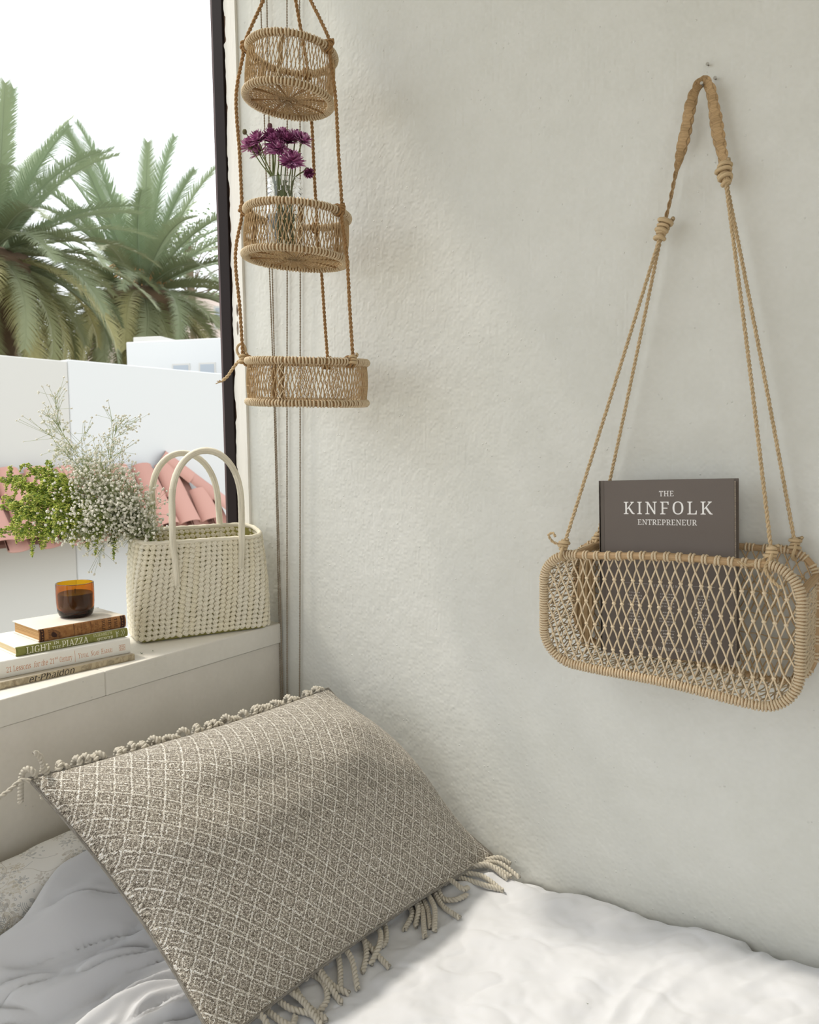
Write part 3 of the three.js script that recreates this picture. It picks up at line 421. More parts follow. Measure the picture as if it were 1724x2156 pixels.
// ---------------------------------------------------------------- bouquet in the bag: frame at the bag's left end, x to the viewer's right, z towards the viewer
const BQ = { o: V(-0.158, 1.165, 0.263), x: V(0.834, 0, -0.552), y: V(0, 1, 0), z: V(0.552, 0, 0.834) };
const inBouquet = (px, py, z = 0) => BQ.o.clone().addScaledVector(BQ.x, (px - 330) * 0.000955).addScaledVector(BQ.y, -(py - 1140) * 0.000955).addScaledVector(BQ.z, z);   // a plan of the bouquet, 0.955 mm to the unit
{
  const green = std(lin(0.25, 0.30, 0.10), 0.7), white = std(lin(0.86, 0.84, 0.76), 0.8), whiteB = std(lin(0.74, 0.72, 0.62), 0.8), yellow = std(lin(0.34, 0.44, 0.055), 0.75), yellowB = std(lin(0.60, 0.62, 0.15), 0.75), greenDk = std(lin(0.13, 0.20, 0.03), 0.7);
  const fl = new THREE.IcosahedronGeometry(1, 0), bud = (p, r) => { const g = fl.clone(); g.scale(r, r * rr(0.7, 1), r); g.rotateX(rnd() * 6); g.rotateZ(rnd() * 6); g.translate(p.x, p.y, p.z); return g; };
  const rv = (s) => V(rr(-s, s), rr(-s, s), rr(-s, s));
  function gyp(ctrl, heads, spread, twigs, label, big = 1) {
    const t = thing('gypsophila_spray', label, 'flower', [0, 0, 0], 0, undefined), stem = [], florets = [], pts = smooth(ctrl, 40);
    stem.push(tube(pts, (k) => 0.0011 - 0.0006 * k, 5));
    for (let i = 0; i < heads; i++) {
      const a = rr(0.38, 1), p = pts[Math.floor(a * 40)], dir = pts[Math.min(40, Math.floor(a * 40) + 1)].clone().sub(pts[Math.max(0, Math.floor(a * 40) - 1)]).normalize().add(rv(0.85)).normalize();
      const L = spread * rr(0.35, 1) * (0.55 + 0.6 * (1 - Math.abs(a - 0.75))), q = p.clone().addScaledVector(dir, L).add(rv(L * 0.2)); stem.push(tube([p, lerpV(p, q, 0.5).add(rv(L * 0.08)), q], 0.00042, 3, false, false));
      for (let k = 0; k < twigs; k++) { const e = q.clone().addScaledVector(dir, rr(0.1, 0.6) * L * 0.5).add(rv(L * 0.52)), s = lerpV(p, q, rr(0.55, 1)); stem.push(tube([s, e], 0.0003, 3, false, false)); florets.push(bud(e, big * rr(0.0019, 0.0034))); if (rnd() > 0.45) florets.push(bud(e.clone().add(rv(0.003)), big * rr(0.0017, 0.0028))); }
    }
    part(t, 'stem', stem, green); const f = part(t, 'florets', florets, heads % 2 ? white : whiteB); f.userData.kind = 'stuff'; return t;
  }
  const B = inBouquet, base = (z) => B(376, 1225, clamp(z, -0.02, 0.02) * 0.4 - 0.02);
  gyp([base(0), B(320, 1110, 0), B(240, 990, -0.01), B(196, 930, -0.012), B(158, 868, -0.01)], 26, 0.062, 10, 'tall airy white gypsophila spray reaching highest on the left of the bouquet', 0.85);
  gyp([base(-0.01), B(322, 1110, -0.01), B(275, 1010, -0.02), B(276, 940, -0.02), B(284, 884, -0.02)], 26, 0.055, 10, 'tall airy white gypsophila spray standing second highest, right of the highest one', 0.85);
  gyp([base(-0.02), B(300, 1095, -0.03), B(210, 990, -0.05), B(150, 930, -0.06)], 24, 0.05, 10, 'loose white gypsophila spray behind the bouquet below the highest one');
  const mass = 'white gypsophila sprays in the dense middle of the bouquet';
  for (const [x, y, z, label] of [[225, 1015, 0.03, 'white gypsophila spray at the upper left of the dense white cloud'], [212, 1062, 0.04, 'white gypsophila spray bordering the green goldenrod half of the bouquet'], [225, 1098, 0.05, 'white gypsophila spray at the lower left of the white cloud, above the candle'], [262, 985, 0.01, 'white gypsophila spray at the top of the dense cloud under the two tall sprays'], [272, 1060, 0.055, 'white gypsophila spray at the front centre of the dense white cloud'], [258, 1105, 0.06, 'white gypsophila spray hanging lowest in the white cloud, over the bag corner'], [305, 1012, -0.01, 'white gypsophila spray at the upper right of the cloud, left of the rear handle'], [222, 985, -0.02, 'white gypsophila spray at the back left of the cloud below the highest spray'], [318, 1062, 0.03, 'white gypsophila spray nearest the left foot of the front bag handle']]) {
    gyp([base(z * 0.5), B(352, 1116, z * 0.2 - 0.02), B((x + 330) / 2, (y + 1110) / 2 - 8, z * 0.7), B(x, y, z)], 32, 0.06, 12, label, 1.0).userData.group = mass;
  }
  function golden(ctrl, plumes, L0, label, group) {
    const t = thing('goldenrod_spray', label, 'flower', [0, 0, 0], 0, group), pts = smooth(ctrl, 40), stem = [tube(pts, (k) => 0.0015 - 0.0008 * k, 5)], bits = [[], [], []];
    for (let i = 0; i < plumes; i++) {
      const a = 0.45 + 0.55 * i / plumes, p = pts[Math.floor(a * 40)], out = rv(1).addScaledVector(pts[40].clone().sub(pts[20]).normalize(), 1.0).normalize(), L = L0 * rr(0.6, 1.1) * (1.2 - 0.5 * a);
      const c = smooth([p, p.clone().addScaledVector(out, L * 0.5).add(V(0, L * 0.22, 0)), p.clone().addScaledVector(out, L * 0.85).add(V(0, L * 0.02, 0)), p.clone().addScaledVector(out, L).add(V(0, -L * 0.45, 0))], 16); stem.push(tube(c, 0.0005, 3, false, false));
      for (let k = 0; k < 110; k++) {
        const w = k / 110, q = c[Math.floor(w * 16)], g = fl.clone(), r = rr(0.0013, 0.0027) * (1.1 - 0.4 * w); g.scale(r * 1.7, r * 0.6, r * 0.7); g.rotateY(rnd() * 6.3); g.rotateZ(rr(-0.8, 0.8));
        const o = rv(0.006 * (1.25 - w)); g.translate(q.x + o.x, q.y + o.y, q.z + o.z); bits[rnd() < 0.25 ? 2 : rnd() < 0.2 + 0.55 * w ? 1 : 0].push(g);
      }
    }
    part(t, 'stem', stem, greenDk); part(t, 'plume', bits[0], yellow).userData.kind = 'stuff'; part(t, 'plume', bits[1], yellowB).userData.kind = 'stuff'; part(t, 'leaf', bits[2], greenDk).userData.kind = 'stuff';
  }
  const G = 'goldenrod sprays in the green left half of the bouquet';
  golden([base(0.01), B(346, 1116, -0.012), B(200, 1070, 0.03), B(80, 1000, 0.03), B(42, 1000, 0.03)], 17, 0.05, 'yellow-green goldenrod spray whose tip arches furthest out at the upper left', undefined);
  golden([base(0.02), B(346, 1117, -0.012), B(190, 1108, 0.05), B(80, 1105, 0.06), B(14, 1120, 0.06)], 10, 0.032, 'thin yellow goldenrod spray hanging lowest and furthest left above the roof tiles', undefined);
  for (const [x, y, z, gl] of [[88, 1008, 0.03, 'green goldenrod spray at the upper left edge of the green half'], [118, 978, 0.02, 'green goldenrod spray highest in the green half of the bouquet'], [66, 1050, 0.05, 'green goldenrod spray at the left edge of the green half'], [98, 1064, 0.07, 'green goldenrod spray at the front of the green half, facing the room'], [140, 1042, 0.06, 'green goldenrod spray next to the white gypsophila cloud'], [120, 1030, 0.01, 'green goldenrod spray at the back of the green half, against the roof tiles'], [150, 1000, 0.04, 'green goldenrod spray at the upper right of the green half beside the gypsophila'], [115, 1096, 0.065, 'green goldenrod spray drooping at the bottom of the green half above the candle']]) golden([base(z), B(346, 1116, z * 0.2 - 0.02), B((x + 320) / 2, (y + 1110) / 2, z), B(x + 50, y + 10, z), B(x, y, z)], 26, 0.055, gl, G);
  // dark leaves low in the bouquet
  const lv = thing('foliage_sprig', 'dark green leafy sprig under the gypsophila at the left rim of the palm bag', 'leaves'), L = [];
  for (let i = 0; i < 46; i++) { const p = B(rr(170, 300), rr(1085, 1135), rr(0.01, 0.05)), g = surface(5, 3, (u, v) => V((u - 0.5) * 0.02, 0.003 * Math.sin(u * 3), (v - 0.5) * 0.006 * Math.sin(Math.PI * clamp(u, 0.04, 0.96)))); g.rotateZ(rr(-1, 1)); g.rotateY(rnd() * 6.3); g.translate(p.x, p.y, p.z); L.push(g); }
  part(lv, 'stem', [tube(smooth([base(0.02), B(346, 1117, -0.012), B(250, 1105, 0.03), B(175, 1100, 0.04)], 24), 0.0012, 5)], greenDk); part(lv, 'leaf', L, M.leafDark).userData.kind = 'stuff';
}

// ---------------------------------------------------------------- three-tier hanging basket
const rt = V(0.834, 0, -0.552), fw = V(0.552, 0, 0.834);
const TIERS = [[V(0.222, 2.085, 0.17), 0.079, 0.082], [V(0.227, 1.795, 0.17), 0.0945, 0.080], [V(0.243, 1.522, 0.17), 0.1105, 0.075]];
const TILT = [[0.10, 0], [0.075, 0.02], [0.03, 0.075]];
{
  const t = thing('hanging_basket', 'three-tier round straw basket hanging on twisted ropes in front of the corner wall', 'hanging basket', [0, 0, 0]);
  const tier = (k) => { const [c, R, h] = TIERS[k], q = new THREE.Quaternion().setFromAxisAngle(fw, -TILT[k][0]).multiply(new THREE.Quaternion().setFromAxisAngle(rt, TILT[k][1])); return { c, R, h, at: (deg, dy = 0, r = R) => { const a = deg * Math.PI / 180; return rt.clone().multiplyScalar(Math.cos(a) * r).addScaledVector(fw, Math.sin(a) * r).add(V(0, dy, 0)).applyQuaternion(q).add(c); }, up: V(0, 1, 0).applyQuaternion(q) }; };
  const tiers = [0, 1, 2].map(tier);
  tiers.forEach((T, k) => {
    const b = new THREE.Group(); b.name = 'basket'; t.add(b); b.userData.label = ['top basket, the smallest', 'middle basket holding the flower jar', 'bottom basket, the widest'][k];
    const N = 70 + 8 * k, rows = 5, lat = [], knots = [], core = [], bind = [];
    const bulge = (v) => T.R + 0.003 * Math.sin(v * Math.PI) - 0.001;
    for (const s of [1, -1]) for (let i = 0; i < N; i++) {
      const pts = []; for (let j = 0; j <= rows * 3; j++) { const v = j / (rows * 3); pts.push(T.at((i + s * v * rows * 0.5 + 0.18 * noise(i * 1.7 + k, j * 0.6)) / N * 360, -v * T.h, bulge(v) + s * 0.0007)); }
      lat.push(tube(pts, 0.00105, 4, false, false));
    }
    for (let j = 1; j < rows; j++) for (let i = 0; i < N; i++) if (hash(i + 90 * k, j) > 0.12) { const g = new THREE.IcosahedronGeometry(0.0019, 0), p = T.at((i + 0.5 * j + 0.18 * noise(i, j)) / N * 360, -j / rows * T.h, bulge(j / rows)); g.translate(p.x, p.y, p.z); knots.push(g); }
    part(b, 'lattice', [...lat, ...knots], M.straw).userData.kind = 'stuff';
    for (const [dy, nm] of [[0, 'rim'], [-T.h, 'base_ring']]) {
      const ring = []; for (let i = 0; i < 80; i++) ring.push(T.at(i / 80 * 360, dy));
      const m = part(b, nm, tube(ring, 0.0052, 8, true), M.strawDeep), wraps = [], n = Math.round(2 * Math.PI * T.R / 0.0062);
      for (let i = 0; i < n; i++) {
        const deg = i / n * 360 + rr(-0.5, 0.5), p = T.at(deg, dy), a = T.at(deg + 1, dy).sub(T.at(deg - 1, dy)).normalize().add(V(0, rr(-0.14, 0.14), 0)).normalize();
        const g = new THREE.TorusGeometry(0.0057, 0.0019, 5, 11); g.applyQuaternion(new THREE.Quaternion().setFromUnitVectors(V(0, 0, 1), a)); g.translate(p.x, p.y, p.z); wraps.push(g);
      }
      part(m, 'binding', wraps, M.strawPale).userData.kind = 'stuff';
    }
    const fl = []; for (let a = 0; a < 8; a++) fl.push(tube([T.at(a * 45 + 10, -T.h - 0.002), T.at(a * 45 + 10, -T.h + 0.001, T.R * 0.5), T.at(0, -T.h + 0.002, 0)], 0.0021, 5));
    part(b, 'floor_spokes', fl, M.strawDeep);
    const web = []; for (let r = 0.1; r < 0.98; r += 0.085) { const ring = []; for (let i = 0; i < 64; i++) ring.push(T.at(i / 64 * 360, -T.h + 0.0022 * (i % 2 ? 1 : -1) + 0.001, T.R * (r + 0.028 * (i % 2 ? 1 : -1)))); web.push(tube(ring, 0.00125, 4, true)); }
    for (let i = 0; i < 44; i++) web.push(tube([T.at(i / 44 * 360, -T.h, T.R * 0.22), T.at(i / 44 * 360 + 9, -T.h + 0.002, T.R)], 0.0009, 4, false, false));
    part(b, 'floor_weave', web, M.straw).userData.kind = 'stuff';
    const posts = k === 0 ? [95, 215, 335] : k === 1 ? [78, 200, 320] : [108, 225, 345];
    for (const deg of posts) { const m = part(b, 'post', tube([T.at(deg, 0.002, T.R - 0.004), T.at(deg, -T.h / 2, T.R - 0.003), T.at(deg, -T.h, T.R - 0.004)], 0.0042, 7), k ? M.strawDeep : M.straw); const x = []; for (const s of [-1, 1]) for (let j = 0; j < 3; j++) x.push(tube([T.at(deg - s * 3.2, -T.h * (j + 0.1) / 3, T.R + 0.002), T.at(deg, -T.h * (j + 0.5) / 3, T.R + 0.0035), T.at(deg + s * 3.2, -T.h * (j + 0.95) / 3, T.R + 0.002)], 0.0011, 4)); part(m, 'cross_lacing', x, M.strawPale).userData.kind = 'stuff'; }
  });
  const degs = [[174, 176, 172], [30, 32, 40], [283, 284, 283]], hook = V(0.216, 2.275, 0.17), outw = 0.0085;
  degs.forEach((d, r) => {
    const p = tiers.map((T, k) => T.at(d[k], 0.002, T.R + outw)), low = tiers.map((T, k) => T.at(d[k], -0.014, T.R + outw));
    part(t, 'rope', rope([hook.clone(), lerpV(hook, p[0], 0.5), p[0], low[0]], 0.0033, 0.016), M.jute);
    for (let k = 0; k < 2; k++) { const sway = rt.clone().multiplyScalar(r === 0 ? -0.012 : r === 1 ? 0.004 : 0.003); const a = low[k], c = p[k + 1]; part(t, 'rope', rope([a, lerpV(a, c, 0.25).add(sway), lerpV(a, c, 0.65).addScaledVector(sway, 0.4), c, ...(k === 0 ? [low[1]] : [])], 0.0033, 0.016), M.jute); }
    tiers.forEach((T, k) => { part(t, 'knot', knot(p[k].clone().add(V(0, 0.002, 0)), k === 2 ? 0.0082 : 0.0062, 3, T.up), k === 2 ? M.jutePale : M.jute); part(t, 'lashing', [0, 1].map((s) => { const a = []; for (let i = 0; i < 14; i++) { const th = i / 14 * 2 * Math.PI, e = T.at(d[k] + (s ? 2.5 : -2), 0, T.R + 0.0095 * Math.cos(th)).add(V(0, 0.0095 * Math.sin(th), 0)); a.push(e); } return tube(a, 0.0022, 5, true); }), M.jute); });
  });
  const kn = tiers[2].at(174, 0.004, tiers[2].R + 0.012), loop = []; for (let i = 0; i < 14; i++) { const a = i / 14 * 2 * Math.PI; loop.push(kn.clone().addScaledVector(rt, 0.008 * Math.cos(a)).add(V(0, 0.016 + 0.011 * Math.sin(a), 0))); }
  part(t, 'loop', tube(loop, 0.0026, 6, true), M.jutePale);
  part(t, 'tail', rope([kn, kn.clone().addScaledVector(rt, -0.012).add(V(0, -0.012, 0)), kn.clone().addScaledVector(rt, -0.026).add(V(0, -0.031, 0)), kn.clone().addScaledVector(rt, -0.037).add(V(0, -0.041, 0))], 0.003, 0.014), M.jutePale);
  const tip = kn.clone().addScaledVector(rt, -0.038).add(V(0, -0.042, 0)), fr = []; for (let i = 0; i < 9; i++) fr.push(tube([tip, tip.clone().add(V(rr(-0.008, 0.003), rr(-0.006, 0.005), rr(-0.004, 0.008)))], 0.0009, 4)); part(t, 'frayed_end', fr, M.jutePale);
  part(t, 'rope', rope([hook, hook.clone().add(V(0.001, 0.2, 0)), V(0.216, RY - 0.03, 0.17)], 0.0045, 0.02, 3), M.jute); part(t, 'knot', knot(hook, 0.01, 3), M.jute);
  const hk = thing('ceiling_hook', 'small dark iron hook in the ceiling above the hanging basket', 'hook', [0.216, RY, 0.17]);
  const hp = []; for (let i = 0; i <= 18; i++) { const a = -2.4 + i / 18 * 4.6; hp.push(V(0.009 * Math.sin(a), -0.024 - 0.009 * -Math.cos(a), 0)); } part(hk, 'hook_wire', [tube([V(0, -0.0005, 0), V(0, -0.015, 0)], 0.002, 8), tube(hp, 0.0018, 8)], M.frame); part(hk, 'plate', new THREE.CylinderGeometry(0.012, 0.013, 0.003, 24).translate(0, -0.0016, 0), M.frame);
}
// jar and chrysanthemums in the middle basket
{
  const JX = V(0.205, 1.7215, 0.18), j = thing('glass_jar', 'clear glass jar with threaded neck holding purple flowers in the middle basket', 'jar', [JX.x, JX.y, JX.z]);
  const prof = [[0.0005, 0], [0.03, 0], [0.0335, 0.004], [0.0345, 0.01], [0.0345, 0.09], [0.0335, 0.1], [0.0312, 0.108], [0.0310, 0.112], [0.0330, 0.1145], [0.0310, 0.1175], [0.0310, 0.121], [0.0332, 0.1235], [0.0312, 0.1265], [0.0310, 0.131], [0.0322, 0.1345], [0.0316, 0.1375], [0.0300, 0.1382], [0.0288, 0.136], [0.0286, 0.11], [0.0315, 0.098], [0.0322, 0.09], [0.0322, 0.012], [0.03, 0.006], [0.0005, 0.005]];
  part(j, 'glass', new THREE.LatheGeometry(prof.map((p) => new THREE.Vector2(...p)), 64), new THREE.MeshPhysicalMaterial({ color: 0xffffff, roughness: 0.02, transmission: 1, thickness: 0.0022, ior: 1.48, attenuationColor: lin(0.85, 0.93, 0.9), attenuationDistance: 0.05 }));
  part(j, 'water', new THREE.LatheGeometry([[0.0005, 0.0056], [0.0296, 0.0064], [0.0318, 0.0125], [0.0318, 0.07], [0.0005, 0.07]].map((p) => new THREE.Vector2(...p)), 48), new THREE.MeshPhysicalMaterial({ color: 0xffffff, roughness: 0.01, transmission: 1, thickness: 0.02, ior: 1.33, attenuationColor: lin(0.9, 0.92, 0.8), attenuationDistance: 0.12 }));
  const stemM = std(lin(0.16, 0.19, 0.06), 0.7), purp = [std(lin(0.48, 0.15, 0.35), 0.6, { side: THREE.DoubleSide }), std(lin(0.70, 0.37, 0.58), 0.6, { side: THREE.DoubleSide }), std(lin(0.23, 0.045, 0.145), 0.6, { side: THREE.DoubleSide })], budM = std(lin(0.13, 0.12, 0.055), 0.8), budP = std(lin(0.16, 0.07, 0.075), 0.8), leafM = std(lin(0.14, 0.20, 0.035), 0.55, { side: THREE.DoubleSide });
  const petal = (L, w, curl) => surface(3, 5, (u, v) => V((u - 0.5) * w * Math.sin(Math.PI * clamp(v * 0.85 + 0.12, 0, 1)), L * curl * v * v + 0.08 * w * Math.cos(u * 6.28), L * v));
  function bloom(R, dark) {                     // many narrow petals in rings, outer ones flatter
    const g = [[], [], []];
    for (let ring = 0; ring < 5; ring++) { const n = 24 - ring * 3, el = -0.25 + ring * 0.33; for (let i = 0; i < n; i++) { const p = petal(R * (1.02 - 0.1 * ring) * rr(0.85, 1.12), R * 0.3, 0.22); p.rotateX(-el + rr(-0.16, 0.16)); p.rotateY((i + 0.5 * (ring % 2) + rr(-0.2, 0.2)) / n * 2 * Math.PI); p.translate(0, ring * R * 0.05, 0); const c = rnd(); g[dark ? (c < 0.6 ? 2 : 0) : ring > 3 ? (c < 0.6 ? 2 : 0) : c < 0.5 ? 0 : c < 0.85 ? 1 : 2].push(p); } }
    return g;
  }
  const at = (px, py, z) => V(0.205, 1.834, 0.17).addScaledVector(rt, (px - 607) / 1122).add(V(0, -(py - 410) / 1122, 0)).addScaledVector(fw, z);
  const GG = 'purple chrysanthemums in the upper cluster';
  const list = [[529, 309, 0.0, 0.0165, 'pale purple chrysanthemum furthest left in the jar', null, 0, -0.5, 0.2], [550, 303, 0.016, 0.0165, 'purple chrysanthemum second from the left in the jar, turned to the room', GG, 0, -0.3, 0.6], [546, 318, -0.01, 0.0150, 'small purple chrysanthemum tucked under the two leftmost blooms', GG, 0, -0.4, 0.3], [575, 293, 0.004, 0.0165, 'dark purple chrysanthemum below the brown-purple bud in the top cluster', GG, 1, -0.1, 0.2], [597, 287, -0.008, 0.0165, 'purple chrysanthemum at the very top centre of the jar cluster', GG, 0, 0, 0.1], [586, 310, 0.022, 0.0165, 'dark purple chrysanthemum in the middle of the cluster, facing forward', GG, 1, 0, 0.8], [610, 304, 0.012, 0.0165, 'dark purple chrysanthemum in the cluster, right of the centre bloom', GG, 1, 0.2, 0.5], [624, 294, -0.002, 0.0165, 'purple chrysanthemum second from the right in the top cluster', GG, 0, 0.3, 0.3], [640, 302, 0.006, 0.0165, 'purple chrysanthemum furthest right in the top cluster of the jar', null, 0, 0.7, 0.3], [594, 327, 0.028, 0.0165, 'purple chrysanthemum facing forward just below the top cluster', null, 0, 0, 1.0], [578, 324, 0.01, 0.014, 'small purple chrysanthemum low in the cluster over the stems', GG, 0, -0.2, 0.6], [621, 355, 0.036, 0.0205, 'large purple chrysanthemum hanging lowest over the front of the jar', null, 0, 0.2, 1.1], [653, 368, 0.012, 0.0095, 'small wilted dark purple chrysanthemum drooping at the right of the jar', null, 1, 0.9, -0.9]];
  list.forEach(([px, py, z, R, label, group, dark, lean, face], i) => {
    const t = thing('chrysanthemum', label, 'flower', [0, 0, 0], 0, group || undefined), p = at(px, py, z), g = bloom(R * 1.25, dark), up = V(0, 1, 0).addScaledVector(rt, lean).addScaledVector(fw, face).normalize(); if (i === 12) up.copy(V(0, -1, 0).addScaledVector(rt, 0.25).addScaledVector(fw, 0.4).normalize());
    const q = new THREE.Quaternion().setFromUnitVectors(V(0, 1, 0), up), foot = JX.clone().add(V(rr(-0.018, 0.018), 0.009, rr(-0.018, 0.018))), neck = JX.clone().add(V(0, 0.136, 0)).addScaledVector(rt, clamp((px - 607) / 1122, -0.021, 0.021) * 0.9).addScaledVector(fw, clamp(z, -0.018, 0.018) + rr(-0.004, 0.004));
    g.forEach((l, k) => { if (l.length) { const m = merge(l).applyQuaternion(q).translate(p.x, p.y, p.z); part(t, 'petals', m, purp[k]).userData.kind = 'stuff'; } });
    const end = p.clone().addScaledVector(up, -0.002), bend = i === 12 ? [at(645, 362, 0.01), at(650, 355, 0.012)] : [lerpV(neck, end, 0.6).addScaledVector(up, -0.006)];
    part(t, 'stem', tube(smooth([foot, lerpV(foot, neck, 0.6), neck, ...bend, end], 26), 0.0012, 6), stemM);
    part(t, 'calyx', new THREE.SphereGeometry(R * 0.3, 10, 6).scale(1, 0.6, 1).applyQuaternion(q).translate(end.x, end.y, end.z), budM);
  });
  for (const [px, py, z, r, label, mat] of [[519, 279, 0.0, 0.0056, 'closed olive green flower bud at the far left of the purple flowers', budM], [572, 268, 0.0, 0.0062, 'closed brown-purple flower bud at the top of the purple flowers', budP]]) {
    const t = thing('flower_bud', label, 'flower bud'), p = at(px, py, z), seg = []; for (let k = 0; k < 7; k++) { const s = new THREE.SphereGeometry(r * 0.62, 8, 8); s.scale(0.8, 1.25, 0.55); s.translate(0, 0, r * 0.42); s.rotateY(k / 7 * 6.283); seg.push(s); }
    part(t, 'bud', merge(seg).translate(p.x, p.y, p.z), mat); const neck = JX.clone().add(V(0, 0.136, 0)).addScaledVector(rt, -0.018); part(t, 'stem', tube(smooth([JX.clone().add(V(-0.01, 0.009, 0.005)), neck, lerpV(neck, p, 0.6).add(V(0, 0.008, 0)), p], 26), 0.001, 6), stemM);
  }
  const sp = thing('leaf_sprig', 'green leaves pressed inside the glass jar under the purple flowers', 'leaves');
  part(sp, 'stem', tube(smooth([JX.clone().add(V(0.004, 0.009, 0.004)), JX.clone().add(V(0.006, 0.08, 0.008)), JX.clone().add(V(0.008, 0.132, 0.012))], 14), 0.0013, 6), stemM);
  for (let k = 0; k < 12; k++) { const y = rr(0.025, 0.118), a = rnd() * 6.28, L = rr(0.022, 0.036), g = surface(4, 8, (u, v) => V((u - 0.5) * 0.011 * Math.sin(Math.PI * clamp(v, 0.05, 0.97)) * (1 + 0.25 * Math.sin(v * 20)), L * v, 0.003 * Math.sin(v * 3) + 0.0015 * Math.abs(u - 0.5))); g.rotateX(rr(-0.3, 0.2)); g.translate(0, 0, rr(0.008, 0.017)); g.rotateY(a); g.translate(JX.x, JX.y + y, JX.z); part(sp, 'leaf', g, leafM); }
}

// ---------------------------------------------------------------- cords on the corner wall
for (const [pts, label] of [
  [[[-0.004, 2.99, 0.011], [0.0, 2.0, 0.009], [0.005, 1.45, 0.008], [0.004, 0.966, 0.009], [0.0035, 0.6, 0.009]], 'thin tan blind cord hanging furthest left on the corner wall'],
  [[[0.027, 2.99, 0.011], [0.012, 2.0, 0.009], [0.009, 1.45, 0.008], [0.0085, 0.966, 0.008], [0.008, 0.6, 0.008]], 'thin tan blind cord hanging second from left, close beside the leftmost cord'],
  [[[0.094, 2.99, 0.011], [0.062, 2.0, 0.008], [0.042, 1.45, 0.007], [0.026, 0.966, 0.007], [0.014, 0.6, 0.007]], 'thin tan blind cord hanging third from left on the corner wall'],
  [[[0.125, 2.99, 0.011], [0.098, 2.0, 0.008], [0.08, 1.45, 0.007], [0.064, 0.966, 0.007], [0.05, 0.6, 0.007]], 'thin tan blind cord hanging furthest right of the four on the corner wall']]) {
  const t = thing('blind_cord', label, 'cord'); part(t, 'cord_line', rope(pts.map((p) => V(...p)), 0.0017, 0.011, 2, 4), M.cord);
}

